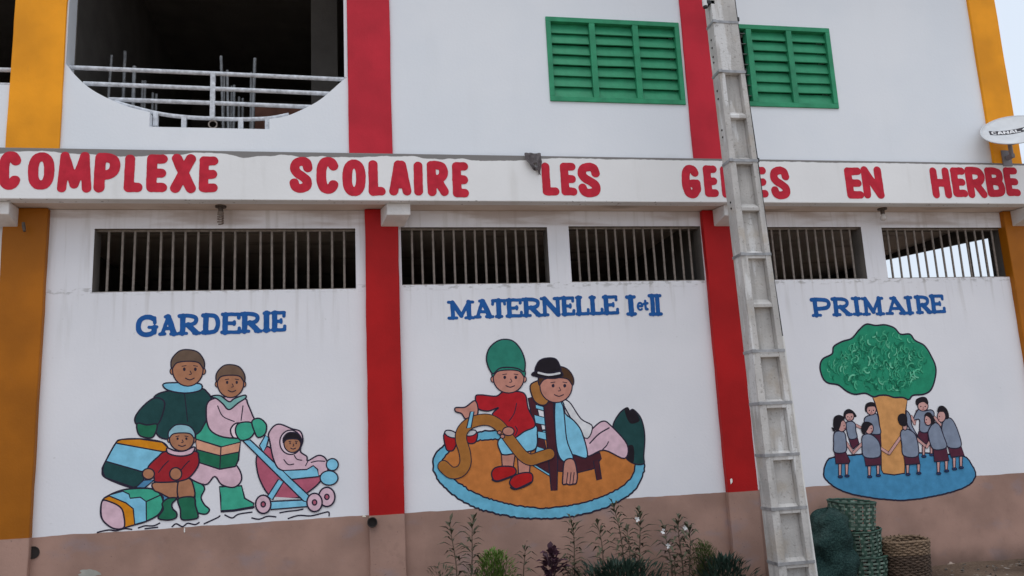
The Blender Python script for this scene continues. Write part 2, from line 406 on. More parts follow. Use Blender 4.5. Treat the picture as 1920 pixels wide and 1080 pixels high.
zn = (nb[0][1]+nb[1][1])/2 - .002
xa, xb = left[-1][0], right[0][0]
prof = left + [(xa, zn), (xb, zn)] + right
prof[0] = (-2.36, prof[0][1]); prof = [q for q in prof[:-1] if q[0] < -.09] + [(-.06, prof[-1][1])]
parapet(prof, 0, 0)
pz = W(10, 159, YU)[1]
parapet([(-5.5, pz), (-2.72, pz)], 0, 0)
m = MB(); m.box(-2.345, -2.325, YU+.002, YU+.185, Z_FT, Z_TOP); m.build('opening_jamb', M_UP, school)
m = MB(); m.box(-.118, -.09, YU+.002, YU+.185, prof[-1][1]-.02, Z_TOP); m.build('opening_jamb', M_UP, school)
# shells of the rooms behind the openings
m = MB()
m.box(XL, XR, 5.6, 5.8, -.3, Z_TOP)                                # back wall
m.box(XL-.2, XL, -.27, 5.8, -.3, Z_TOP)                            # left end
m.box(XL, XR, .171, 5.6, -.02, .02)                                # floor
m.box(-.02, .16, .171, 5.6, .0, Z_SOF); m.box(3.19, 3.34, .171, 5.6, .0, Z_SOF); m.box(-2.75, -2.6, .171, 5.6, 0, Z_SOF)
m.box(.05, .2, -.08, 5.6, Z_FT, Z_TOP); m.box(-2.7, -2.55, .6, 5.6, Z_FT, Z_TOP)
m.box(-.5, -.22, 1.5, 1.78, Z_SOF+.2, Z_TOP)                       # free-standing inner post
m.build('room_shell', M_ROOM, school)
# right end wall: side opening on the ground floor lets the sky show through the last window
m = MB(); x0, x1 = 6.46, 6.62
m.box(x0, x1, .171, .31, .0, Z_SOF); m.box(x0, x1, .31, 2.25, .0, ZC+1.0); m.box(x0, x1, 2.25, 5.6, 0, Z_SOF)
m.hexa([(x0,.31,ZC+1.80),(x1,.31,ZC+1.82),(x1,2.25,ZC+1.985),(x0,2.25,ZC+1.965),(x0,.31,Z_SOF),(x1,.31,Z_SOF),(x1,2.25,Z_SOF+.001),(x0,2.25,Z_SOF+.001)])
m.box(6.22, 6.41, -.075, 5.6, Z_SOF+.201, Z_TOP)
m.build('end_wall', M_ROOM, school)
sg = MB(); sg.box(x0+.06, x0+.075, .31, 2.25, ZC+1.0, ZC+1.02); grille = sg.build('side_grille', M_BAR, school)
for yv in (.37, .46, .56, .66):
    m = MB(); m.tube([(x0+.067, yv, ZC+1.0), (x0+.067, yv, ZC+1.9)], .0085, 6); m.build('bar', M_BAR, grille)
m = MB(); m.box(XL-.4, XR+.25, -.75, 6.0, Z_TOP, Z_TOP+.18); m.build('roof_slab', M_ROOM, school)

# barred windows: frame + single bars
def barred(q, n):
    xa, xb, za, zb = q; y = .055
    m = MB(); t_ = .014
    m.box(xa, xb, y-.012, y+.012, za, za+t_); m.box(xa, xb, y-.012, y+.012, zb-t_, zb)
    f = m.build('barred_window', M_BAR, school)
    bm_ = MB(); bm_.tube([(0, 0, 0), (0, 0, zb-za-2*t_)], .0105, 8, False)
    me = None
    for i in range(n):
        x = xa + (i+1)*(xb-xa)/(n+1)
        if me is None: b = bm_.build('bar', M_BAR, f); me = b.data
        else: b = link('bar', me, f)
        b.location = (x + random.uniform(-.004, .004), y, za+t_); b.rotation_euler = (0, random.uniform(-.006, .006), random.uniform(0, 6))
for q, nbar in zip(WIN, (20, 13, 13, 13, 13, 19)): barred(q, nbar)

# louvred shutters
M_GLASS = mat('dusty_glass_blade', (.18, .20, .20), .25, .2, 10)
def louvre(q, open_first):
    xa, xb, za, zb = q; y = YU; fw_ = .045; mu = .055
    m = MB()
    m.box(xa, xb, y-.014, y+.07, zb-fw_, zb); m.box(xa, xb, y-.014, y+.07, za, za+fw_)
    m.box(xa, xa+fw_, y-.014, y+.07, za+fw_, zb-fw_); m.box(xb-fw_, xb, y-.014, y+.07, za+fw_, zb-fw_)
    pw = (xb-xa-2*fw_-2*mu)/3; ps = []
    for i in range(3):
        a = xa+fw_+i*(pw+mu); ps.append((a, a+pw))
        if i < 2: m.box(a+pw, a+pw+mu, y-.012, y+.066, za+fw_, zb-fw_)
    f = m.build('louvred_window', M_GREEN, school, .003)
    H = (zb-za-2*fw_)/7
    def slat(w_, tilt, mt, th=.012, dp=None):
        dp = dp or H*1.05; s = MB(); c_, s_ = math.cos(tilt), math.sin(tilt)
        def pt(x, u, v): return (x, -u*s_ - v*c_ + 0, -u*c_*1 + v*s_)
        # u runs down the blade, v is its thickness
        s.hexa([pt(0,dp,th),pt(w_,dp,th),pt(w_,dp,0),pt(0,dp,0),pt(0,0,th),pt(w_,0,th),pt(w_,0,0),pt(0,0,0)])
        return s
    me = None; mo = None
    for i, (a, b) in enumerate(ps):
        for k in range(7):
            z = zb-fw_-k*H
            if open_first and i == 0:
                if mo is None: o = slat(pw-.004, R(70), M_GLASS, .006, .10).build('glass_blade', M_GLASS, f); mo = o.data
                else: o = link('glass_blade', mo, f)
                o.location = (a+.002, y+.1, z-.01)
            else:
                if me is None: o = slat(pw-.004, R(17), M_GREEN).build('slat', M_GREEN, f); me = o.data
                else: o = link('slat', me, f)
                o.location = (a+.002, y+.052, z+.002); o.rotation_euler = (random.uniform(-.05, .03), random.uniform(-.008, .008), 0)
louvre(lw1, False); louvre(lw2, True)
# sealing boards behind the shutters keep the rooms behind dark
# balcony railing
YR = YU+.095
def rail_pts(a, b): return [(*W(*zp(*a), YR),), (*W(*zp(*b), YR),)]
def P3(q, Y=YR): return (q[0], Y, q[1])
m = MB(); cur = crom([W(*zp(*p), YR) for p in [(330,392),(450,428),(600,466),(720,487),(860,500),(990,506),(1100,510),(1250,510),(1380,503),(1500,480)]], False, 4)
m.tube([P3(p) for p in cur], .0175, 10); rail = m.build('balcony_railing', M_RAIL, school)
for a, b in (((40,165),(1900,247)), ((130,272),(1800,342)), ((300,378),(1680,430))):
    m = MB(); A, B = W(*zp(*a), YR), W(*zp(*b), YR)
    m.tube([P3(A), P3(((A[0]+B[0])/2, (A[1]+B[1])/2+.002)), P3(B)], .0185, 10); m.build('rail', M_RAIL, rail)
for x, ya, yb in ((995,205,505), (614,470,556), (802,494,568), (1180,512,580), (1357,508,580)):
    m = MB(); A, B = W(*zp(x, ya), YR-.002), W(*zp(x, yb), YR-.002)
    m.box(A[0]-.019, A[0]+.019, YR-.02, YR+.016, B[1]-.004, A[1]); m.build('post', M_RAIL, rail)
m = MB(); C_ = W(*zp(993, 546), YR)
m.tube([(C_[0]+math.cos(a)*.033, YR-.004, C_[1]+math.sin(a)*.033) for a in [i*math.pi/10 for i in range(21)]], .006, 6, False); m.build('ring', M_BAR, rail)
m = MB(); m.tube([(-5.4, YR, W(8,131,YR)[1]), (-2.70, YR, W(8,131,YR)[1])], .0185, 10); r2 = m.build('balcony_railing', M_RAIL, school)
m = MB(); m.tube([(-5.4, YR, W(8,131,YR)[1]-.13), (-2.70, YR, W(8,131,YR)[1]-.13)], .0185, 10); m.build('rail', M_RAIL, r2)
# drain pipes in the dado
def drain(px, py, r, Y=0.0, pr=.03):
    x, z = W(px, py, Y); m = MB(); n = 20; ya, yb = Y-pr, Y+.05
    ring = lambda rr, y: [(x+math.cos(2*math.pi*i/n)*rr, y, z+math.sin(2*math.pi*i/n)*rr) for i in range(n)]
    vs = ring(r, yb)+ring(r, ya)+ring(r*.84, ya)+ring(r*.84, yb)
    fs = [(k*n+i, k*n+(i+1) % n, (k+1)*n+(i+1) % n, (k+1)*n+i) for k in range(3) for i in range(n)]
    m.add(vs, fs, True); m.add(ring(r*.84, Y-.004), [tuple(range(n))])
    return m.build('drain_pipe', M_DARKHOLE, school)
drain(698, 979, .040, -.055); drain(62, 1036, .046, 0, .008)
# cement patch and chips on the dado
def blot(px, py, rx, ry, col, Y=0.0, name='plaster_patch'):
    p = Paint(Y); pts = []
    for i in range(16):
        a = 2*math.pi*i/16; k = random.uniform(.7, 1.2); pts.append((px+math.cos(a)*rx*k, py+math.sin(a)*ry*k))
    p.fill(pts, col, 0); return p.build(name, school)
blot(168, 1074, 20, 8, (140, 140, 140)); blot(1371, 902, 2.2, 6, (205, 205, 210), -.055); blot(683, 968, 4, 1.6, (215, 205, 200), -.001)
blot(346, 994, 1.5, 4.5, (200, 200, 205)); blot(1783, 1058, 6, 4, (170, 155, 150)); blot(1796, 1061, 2.5, 2.2, (170, 155, 150))

# ------------------------------------------------------------------ lettering
def arc(cx, cy, rx, ry, a0, a1, n=14): return [(cx+rx*math.cos(R(a0+(a1-a0)*i/n)), cy+ry*math.sin(R(a0+(a1-a0)*i/n))) for i in range(n+1)]
def sup(a0, a1, cx=.5, cy=.5, rx=.5, ry=.5, n=26, e=.8):
    o = []
    for i in range(n+1):
        a = R(a0+(a1-a0)*i/n); c_, s_ = math.cos(a), math.sin(a)
        o.append((cx+rx*math.copysign(abs(c_)**e, c_), cy+ry*math.copysign(abs(s_)**e, s_)))
    return o
S_ = crom([(1,.76),(.88,.95),(.55,1.0),(.14,.93),(.02,.74),(.2,.57),(.6,.44),(.94,.28),(.9,.08),(.5,0),(.12,.05),(0,.2)], False, 4)
BOLD = {
 'C': [sup(38, 322)], 'O': [sup(0, 360)], 'S': [S_],
 'M': [[(0,0),(.1,1)], [(.1,1),(.5,.12)], [(.5,.12),(.9,1)], [(.9,1),(1,0)]],
 'P': [[(0,0),(0,1)], [(0,1),(.45,1),(.85,.93),(1,.74),(.85,.52),(.45,.42),(0,.42)]],
 'L': [[(0,1),(0,0)], [(0,0),(1,0)]],
 'E': [[(0,1),(0,0)], [(0,1),(1,1)], [(0,.5),(.9,.5)], [(0,0),(1,0)]],
 'X': [[(0.05,1),(1,0)], [(.95,1),(0,0)]],
 'A': [[(0,0),(.38,1)], [(.38,1),(.62,1)], [(.62,1),(1,0)], [(.16,.26),(.84,.26)]],
 'I': [[(.5,0),(.5,1)]],
 'R': [[(0,0),(0,1)], [(0,1),(.45,1),(.85,.95),(1,.77),(.88,.58),(.5,.47),(0,.47)], [(.45,.47),(1,0)]],
 'G': [sup(40, 330), [(1,.2),(1,.42)], [(1,.42),(.62,.42)]],
 'N': [[(0,0),(0,1)], [(0,1),(1,0)], [(1,0),(1,1)]],
 'H': [[(0,0),(0,1)], [(1,0),(1,1)], [(0,.5),(1,.5)]],
 'B': [[(0,0),(0,1)], [(0,1),(.5,1),(.88,.93),(.95,.76),(.8,.58),(.4,.53),(0,.53)], [(.4,.53),(.85,.46),(1,.27),(.9,.06),(.5,0),(0,0)]],
}
SER = {  # slab serif: ('stroke points', width factor)
 'G': [(sup(48, 318, .5, .5, .5, .5, 26, .9), 1), ([(.92,.12),(.92,.42)], 1), ([(.62,.42),(1.05,.42)], .7), ([(.92,.68),(.92,.95)], .7)],
 'A': [([(.12,.02),(.45,.98)], .8), ([(.45,.98),(.86,.02)], 1.15), ([(.25,.32),(.75,.32)], .7), ([(-.02,0),(.28,0)], .7), ([(.66,0),(1.04,0)], .7), ([(.28,1),(.52,1)], .7)],
 'R': [([(.17,0),(.17,1)], 1.1), (crom([(0,1),(.5,1),(.8,.9),(.85,.72),(.74,.55),(.45,.48),(.17,.48)], False, 4), .85), ([(.45,.48),(.88,.02)], 1.1), ([(0,0),(.38,0)], .7), ([(.76,0),(1.04,0)], .7)],
 'D': [([(.17,0),(.17,1)], 1.1), (crom([(0,1),(.45,1),(.8,.9),(.95,.5),(.8,.1),(.45,0),(0,0)], False, 4), .95)],
 'E': [([(.17,0),(.17,1)], 1.1), ([(0,1),(.95,1)], .75), ([(.17,.5),(.7,.5)], .75), ([(0,0),(1,0)], .75), ([(.95,1),(.95,.8)], .7), ([(1,0),(1,.22)], .7), ([(.7,.42),(.7,.6)], .6)],
 'I': [([(.5,0),(.5,1)], 1.15), ([(.05,1),(.95,1)], .75), ([(.05,0),(.95,0)], .75)],
 'M': [([(.14,0),(.14,1)], .9), ([(.14,.98),(.5,.15)], 1.05), ([(.5,.15),(.84,.98)], .8), ([(.84,0),(.84,1)], 1.1), ([(-.02,0),(.3,0)], .7), ([(.68,0),(1.02,0)], .7), ([(-.02,1),(.16,1)], .7), ([(.84,1),(1.02,1)], .7)],
 'T': [([(.5,0),(.5,1)], 1.15), ([(0,1),(1,1)], .8), ([(0,1),(0,.78)], .7), ([(1,1),(1,.78)], .7), ([(.26,0),(.74,0)], .7)],
 'N': [([(.15,0),(.15,1)], .9), ([(.15,1),(.85,.02)], 1.15), ([(.85,0),(.85,1)], .9), ([(-.02,0),(.32,0)], .7), ([(.68,1),(1.02,1)], .7), ([(-.02,1),(.16,1)], .7)],
 'L': [([(.2,0),(.2,1)], 1.1), ([(.02,1),(.4,1)], .7), ([(.02,0),(1,0)], .75), ([(1,0),(1,.25)], .7)],
 'P': [([(.18,0),(.18,1)], 1.1), (crom([(0,1),(.5,1),(.86,.92),(.95,.72),(.84,.5),(.5,.42),(.18,.42)], False, 4), .95), ([(0,0),(.42,0)], .7)],
 'e': [([(.05,.5),(.9,.55)], 1), (sup(8, 310, .5, .5, .5, .5, 20, 1), 1)],
 't': [([(.45,1),(.45,.1),(.85,.02)], 1), ([(.05,.66),(.95,.72)], 1)],
 '2': [([(.27,0),(.27,1)], 1.0), ([(.73,0),(.73,1)], 1.0), ([(0,1),(1,1)], .75), ([(0,0),(1,0)], .75)],
}
def glyph(strokes, Y, col, k=0):
    """union of round-ended strokes [(points, width)] as one flat mesh (marching squares on the distance field)"""
    P = Paint(Y); P.mm(col); y = Y-.002-k*.00012
    allp = np.array([q for pts, w_ in strokes for q in pts]); mw = max(w_ for _, w_ in strokes)
    lo = allp.min(0)-mw*.75; hi = allp.max(0)+mw*.75; h = max(hi-lo)/58
    nx, nz = int((hi[0]-lo[0])/h)+2, int((hi[1]-lo[1])/h)+2
    gx, gz = np.meshgrid(lo[0]+h*np.arange(nx), lo[1]+h*np.arange(nz), indexing='ij')
    D = np.full(gx.shape, 9.)
    for pts, w_ in strokes:
        for (ax_, az_), (bx_, bz_) in zip(pts[:-1], pts[1:]):
            dx, dz = bx_-ax_, bz_-az_; L2 = dx*dx+dz*dz+1e-12
            tt = np.clip(((gx-ax_)*dx+(gz-az_)*dz)/L2, 0, 1)
            D = np.minimum(D, np.hypot(gx-ax_-tt*dx, gz-az_-tt*dz)-w_/2)
    ph = random.uniform(0, 9)
    D = D + .0009*np.sin(gx*60+ph)*np.cos(gz*50+ph*2) + .0004*np.sin(gx*150+gz*120+ph)
    idx = {}
    def vert(key, x, z):
        if key not in idx: idx[key] = len(P.m.v); P.m.v.append((x, y, z))
        return idx[key]
    for i in range(nx-1):
        for j in range(nz-1):
            c4 = [(i, j), (i+1, j), (i+1, j+1), (i, j+1)]; dv = [D[c_] for c_ in c4]
            if min(dv) >= 0: continue
            poly = []
            for k in range(4):
                a, b = c4[k], c4[(k+1) % 4]; da, db = dv[k], dv[(k+1) % 4]
                if da < 0: poly.append(vert(a, gx[a], gz[a]))
                if (da < 0) != (db < 0):
                    f_ = da/(da-db); key = (min(a, b), max(a, b))
                    poly.append(vert(key, gx[a]+(gx[b]-gx[a])*f_, gz[a]+(gz[b]-gz[a])*f_))
            if len(poly) > 2: P.m.f.append(tuple(poly)); P.m.mi.append(0); P.m.sm.append(False)
    return P
def word(name, letters, Y, col, swf, serif=False):
    """letters: (char, px x0, px y0, px x1, px y1)"""
    par = None
    for li, (ch, xa, ya, xb, yb) in enumerate(letters):
        acc = []; mx, my = (xa+xb)/2, (ya+yb)/2
        X0, X1 = W(xa, my, Y)[0], W(xb, my, Y)[0]; Z1, Z0 = W(mx, ya, Y)[1], W(mx, yb, Y)[1]
        sw = swf*(Z1-Z0); lean = random.uniform(-.012, .012)
        strokes = SER[ch] if serif else [(s, 1) for s in BOLD[ch]]
        if ch in 'et': sw *= 1.1
        if ch in 'M' and not serif: sw *= .84
        if ch == '2': sw *= .9
        h = sw/2*(.8 if serif else 1); iw = X1-X0-2*h
        if ch == 'I' and not serif: iw = 0.0; h = (X1-X0)/2
        for pts, wf in strokes:
            pl = [(X0+h+u*iw+lean*(v-.5)*(Z1-Z0), Z0+h+v*(Z1-Z0-2*h)) for u, v in pts]
            if len(pl) == 2:
                a, b = pl; pl = [(a[0]+(b[0]-a[0])*i/4+random.uniform(-.0012, .0012), a[1]+(b[1]-a[1])*i/4+random.uniform(-.0012, .0012)) for i in range(5)]
            elif len(pl) < 9: pl = crom(pl, False, 5)
            acc.append((pl, sw*wf*random.uniform(.97, 1.03)))
        if par is None: par = name
        o = glyph(acc, Y, col, li).build('letter', name)
def wordpart(title): 
    o = bpy.data.objects.new(title, None); COL.objects.link(o); o.parent = school; o.empty_display_size = .1; return o
def z1(ch, a, b, c_, d): return (ch, a*.3888, b*.3888, c_*.3888, d*.3888)
def z2(ch, a, b, c_, d): return (ch, 600+a*.3888, b*.3888, 600+c_*.3888, d*.3888)
def z3(ch, a, b, c_, d): return (ch, 1240+a*.3888, b*.3888, 1240+c_*.3888, d*.3888)
def z5(ch, a, b, c_, d): return (ch, 560+a*.1852, 240+b*.1852, 560+c_*.1852, 240+d*.1852)
RED = (164, 38, 56)
fword = [
 [z1('C',-8,730,105,915), z1('O',135,735,263,915), z1('M',277,733,442,928), z1('P',455,738,580,928), z1('L',600,745,690,926), z1('E',707,745,808,926), z1('X',822,742,947,932), z1('E',960,755,1052,928)],
 [z1('S',1397,757,1507,930), z5('C',180,295,412,665), z5('O',443,320,678,690), z5('L',708,328,880,685), z5('A',915,330,1140,682), z5('I',1163,340,1257,685), z5('R',1300,335,1515,690), z2('E',638,782,717,952)],
 [z2('L',1070,785,1150,943), z2('E',1160,785,1237,943), z2('S',1243,785,1352,952)],
 [z3('G',98,795,188,957), z3('E',205,798,272,950), z3('N',287,800,378,955), z3('I',393,802,423,955), z3('E',438,805,510,952), z3('S',525,803,620,962)],
 [z3('E',888,808,970,958), z3('N',968,803,1067,958)],
 [z3('H',1300,808,1393,957), z3('E',1400,808,1470,950), z3('R',1470,805,1563,955), z3('B',1565,808,1653,950), z3('E',1655,808,1723,945)]]
for wd in fword: word(wordpart('painted_fascia_word'), wd, YF, RED, .245)
BLUE = (30, 78, 144)
def q4(ch, a, b, c_, d): return (ch, a*.3888, 370+b*.3888, c_*.3888, 370+d*.3888)
def q5(ch, a, b, c_, d): return (ch, 640+a*.3888, 370+b*.3888, 640+c_*.3888, 370+d*.3888)
def q6(ch, a, b, c_, d): return (ch, 1280+a*.3888, 370+b*.3888, 1280+c_*.3888, 370+d*.3888)
word(wordpart('painted_heading'), [q4('G',657,568,762,672), q4('A',765,566,862,668), q4('R',855,562,970,665), q4('D',970,560,1065,660), q4('E',1062,555,1165,660), q4('R',1155,553,1265,655), q4('I',1263,550,1308,650), q4('E',1305,548,1382,648)], 0, BLUE, .225, True)
word(wordpart('painted_heading'), [q5('M',512,497,642,590), q5('A',637,491,735,585), q5('T',722,490,796,583), q5('E',790,487,875,580), q5('R',868,484,970,578), q5('N',958,480,1066,575), q5('E',1057,477,1128,572), q5('L',1125,475,1197,570), q5('L',1192,474,1264,568), q5('E',1258,472,1338,566), q5('I',1368,472,1425,572), q5('e',1425,505,1456,547), q5('t',1453,495,1482,545), q5('2',1478,466,1547,572)], 0, BLUE, .225, True)
word(wordpart('painted_heading'), [q6('P',617,485,718,577), q6('R',716,482,814,574), q6('I',812,480,866,571), q6('M',862,480,970,571), q6('A',973,478,1082,568), q6('I',1068,476,1113,566), q6('R',1118,473,1200,563), q6('E',1190,468,1265,560)], 0, BLUE, .225, True)

# ------------------------------------------------------------------ murals (plain, generic painted figures)
SK1 = (150, 105, 84); SK2 = (168, 118, 110); HAIR = (30, 26, 34)
LB = (112, 172, 206); TEAL = (56, 146, 128); DKG = (30, 62, 66); GRN = (32, 94, 74); PINK = (188, 160, 180); OCH = (184, 118, 26); ROSE = (156, 82, 106); PEACH = (186, 138, 120)
def face(p, cx, cy, rx, ry, skin, look=0, hair=HAIR, cap=None, ears=True):
    """simple child's head: skin, ears, short hair, dots for eyes"""
    if ears: p.ell(cx-rx*.98, cy+ry*.1, rx*.18, ry*.2, skin, 1.2); p.ell(cx+rx*.98, cy+ry*.1, rx*.18, ry*.2, skin, 1.2)
    p.ell(cx, cy, rx, ry, skin, 1.5)
    c_ = cap or hair
    p.fill([(cx-rx*1.04, cy-ry*.05), (cx-rx*1.06, cy-ry*.6), (cx-rx*.55, cy-ry*1.12), (cx+rx*.1, cy-ry*1.2), (cx+rx*.7, cy-ry*1.02), (cx+rx*1.07, cy-ry*.5), (cx+rx*1.03, cy-ry*.05), (cx+rx*.7, cy-ry*.42), (cx, cy-ry*.5), (cx-rx*.72, cy-ry*.4)], c_, 1.5)
    dx = look*rx*.22
    for sx in (-1, 1):
        p.ell(cx+dx+sx*rx*.36, cy-ry*.02, rx*.09, ry*.11, OUT, 0); p.line([(cx+dx+sx*rx*.50, cy-ry*.20), (cx+dx+sx*rx*.24, cy-ry*.24)], 1.0, OUT, False)
    p.line([(cx+dx+rx*.02, cy+ry*.08), (cx+dx+rx*.10, cy+ry*.26), (cx+dx-rx*.04, cy+ry*.30)], 1.0)
    p.line([(cx+dx-rx*.28, cy+ry*.52), (cx+dx, cy+ry*.62), (cx+dx+rx*.28, cy+ry*.52)], 1.3)
AZ = (0, 660, .38882); BZ = (180, 800, .19444); CZ = (400, 760, .20375); DZ = (800, 720, .24069); EZ = (1530, 730, .20369)
Z8 = (640, 660, .38882); Z5 = (640, 370, .38882)
# --- first mural: a family out walking
p = Paint(0).use(*AZ)
for pts in ([(470,870),(500,862),(530,858),(560,862),(600,852),(635,855)], [(668,848),(700,838),(740,838),(770,825)], [(830,842),(850,828),(880,842),(905,826),(940,832),(960,822)], [(985,828),(1020,812),(1050,798),(1060,790)], [(1085,786),(1120,800),(1150,782),(1215,772)], [(1215,800),(1250,806),(1290,792),(1330,795)], [(1350,775),(1390,768),(1430,764),(1460,758)], [(1390,803),(1440,788),(1500,790),(1560,775),(1585,772),(1587,790)], [(700,852),(760,845)]):
    p.line(pts, 1.7)
mu1 = p.build('mural', school)
p = Paint(0).use(*BZ)      # suitcase
p.fill([(190,160),(250,125),(420,118),(640,150),(700,240),(640,330),(430,560),(330,585),(90,490),(62,420),(80,360)], LB, 1.9)
p.fill([(190,158),(250,122),(420,118),(640,150),(690,200),(690,238),(640,240)], OCH, 1.6, False)
p.fill([(100,335),(440,432),(500,400),(440,560),(360,585),(90,492),(64,430),(72,375)], DKG, 1.6, False)
p.build('painted_suitcase', mu1)
p = Paint(0).use(*AZ)      # adult in a dark green coat
p.k = 18
p.fill([(915,600),(925,650),(940,690),(935,740),(945,770),(990,782),(1010,760),(985,735),(970,700),(985,650)], TEAL)
p.fill([(1058,650),(1064,700),(1066,770),(1220,752),(1224,730),(1180,705),(1165,645)], TEAL, 1.9, False)
p.line([(1070,768),(1130,764),(1222,748)], 3.0, OUT, False)
p.fill([(925,560),(905,600),(990,640),(1035,600),(1070,640),(1130,652),(1165,615),(1150,560),(1100,520),(980,520)], PINK)
p.fill([(945,360),(1000,335),(1130,430),(1158,432),(1150,520),(1135,552),(1060,565),(950,530)], GRN, 1.9, False)
p.fill([(945,350),(1000,330),(1160,400),(1158,438),(1070,458),(945,420)], TEAL, 1.6, False)
p.fill([(945,420),(1065,458),(1158,435),(1152,482),(1062,500),(948,470)], PEACH, 1.5, False)
p.line([(1066,458),(1060,565)], 1.4, OUT, False)
p.fill([(800,190),(740,225),(765,300),(750,380),(800,420),(940,400),(985,350),(1010,290),(1020,230),(1000,195),(960,175)], DKG)
p.fill([(745,222),(690,262),(652,315),(660,350),(700,358),(760,350),(790,280),(790,235)], DKG)
p.fill([(662,345),(668,395),(700,412),(740,408),(758,350),(710,352)], GRN)
p.line([(890,200),(898,270),(905,335)], 1.2)
p.fill([(800,150),(792,172),(830,190),(900,198),(965,185),(972,158),(930,150)], LB)
face(p, 906, 85, 74, 80, SK1, .6, (92, 76, 68))
p.build('painted_figure', mu1)
p = Paint(0).use(*AZ)      # adult in a pink coat
p.k = 48
p.fill([(1010,235),(995,300),(1010,370),(1060,405),(1130,415),(1170,400),(1240,360),(1220,310),(1195,250),(1180,225),(1100,215)], PINK)
p.line([(1172,260),(1163,330)], 1.3); p.line([(1050,260),(1075,310),(1130,335)], 1.3)
p.fill([(1135,345),(1112,375),(1125,412),(1160,408),(1165,350)], (205, 188, 205))
p.fill([(1150,345),(1136,385),(1160,425),(1205,415),(1228,380),(1210,340)], TEAL); p.fill([(1215,335),(1228,385),(1245,412),(1278,395),(1284,350),(1250,320)], TEAL)
p.fill([(1015,215),(1045,225),(1075,250),(1105,278),(1150,245),(1185,222),(1180,208),(1130,225),(1105,240),(1060,210)], (110, 158, 162))
face(p, 1112, 148, 64, 72, SK1, .5, (100, 80, 70))
p.build('painted_figure', mu1)
p = Paint(0).use(*BZ)      # child with a red jumper
p.k = 80
p.fill([(560,540),(560,610),(620,640),(720,690),(780,690),(800,540)], SK1, 1.7); p.fill([(800,520),(800,690),(945,680),(940,570),(900,500)], SK1, 1.7)
p.fill([(700,690),(640,740),(650,800),(600,880),(690,900),(770,880),(778,830),(740,790),(735,740),(780,690)], GRN); p.fill([(795,695),(815,800),(820,880),(860,900),(970,885),(985,850),(960,760),(940,680)], GRN)
p.fill([(690,235),(600,290),(500,400),(560,480),(570,530),(680,535),(800,525),(900,490),(985,380),(990,290),(950,235)], (138, 34, 44))
p.line([(700,330),(650,380),(605,440)], 1.3); p.line([(900,330),(860,370),(820,420)], 1.3)
p.ell(507, 455, 58, 52, SK1); p.ell(770, 455, 58, 60, SK1)
p.fill([(690,205),(690,250),(760,278),(850,282),(930,255),(950,195),(850,235),(760,232)], PINK)
face(p, 828, 118, 118, 116, SK1, .1, cap=(126, 164, 184))
p.build('painted_figure', mu1)
p = Paint(0).use(*BZ)      # holdall
p.k = 60
p.fill([(60,720),(130,660),(260,610),(400,595),(540,600),(620,650),(650,740),(610,840),(490,910),(370,945),(200,985),(110,940),(50,860)], TEAL, 2)
p.fill([(130,665),(260,622),(320,650),(330,690),(430,680),(485,722),(488,908),(372,942),(300,800)], LB, 1.5, False)
p.fill([(75,700),(130,668),(290,735),(360,790),(375,942),(275,970),(255,840),(180,760)], OCH, 1.5, False)
p.fill([(60,720),(140,725),(240,780),(270,860),(272,968),(190,985),(110,945),(55,870)], PINK)
p.line([(485,722),(625,658)], 1.5, OUT, False)
p.fill([(620,640),(720,540),(790,530),(780,600),(660,730),(650,680)], (70, 118, 160), 1.6, False); p.fill([(390,585),(460,515),(560,515),(470,590)], (70, 118, 160), 1.6, False)
p.build('painted_holdall', mu1)
p = Paint(0).use(*CZ)      # pushchair
p.k = 92
p.fill([(400,470),(480,380),(560,420),(700,560),(980,640),(975,710),(870,800),(780,850),(600,855),(510,820),(440,710),(405,600)], ROSE)
p.fill([(540,840),(830,860),(560,872)], (178, 180, 192), 0, False)
p.fill([(500,835),(600,680),(645,705),(545,868)], LB, 1.6, False)
p.fill([(530,885),(880,868),(880,930),(530,958)], LB, 1.6, False)
p.fill([(275,330),(340,318),(640,600),(720,680),(880,830),(870,890),(830,880)], LB, 1.6, False)
p.fill([(425,370),(480,275),(510,300),(490,380),(460,430)], LB, 1.5, False)
p.build('painted_pushchair', mu1)
p = Paint(0).use(*CZ)      # hooded toddler
p.k = 112
p.fill([(520,330),(510,260),(560,190),(620,175),(720,215),(800,240),(825,320),(800,420),(860,470),(870,510),(970,460),(1040,500),(1050,620),(980,650),(900,610),(640,600),(560,510)], PINK)
p.ell(1095, 545, 55, 55, LB); p.ell(1065, 668, 82, 66, LB)
p.line([(650,500),(690,545),(740,540)], 1.3); p.line([(745,460),(770,495),(815,505)], 1.3); p.line([(870,515),(850,555)], 1.3); p.line([(900,525),(960,512),(1025,515)], 1.3)
p.ell(712, 340, 100, 112, (196, 180, 198)); face(p, 728, 350, 78, 84, SK1, .4, ears=False)
p.use(*CZ); p.fill([(640,600),(860,590),(920,555),(960,590),(970,655),(720,680)], LB, 1.6, False)
for cx, cy, rx, ry in ((1045,842,74,88), (460,910,70,84), (932,893,70,84)):
    p.ell(cx, cy, rx, ry, PINK, 1.9); p.ell(cx, cy, 20, 24, ROSE, 1.7)
p.build('painted_toddler', mu1)
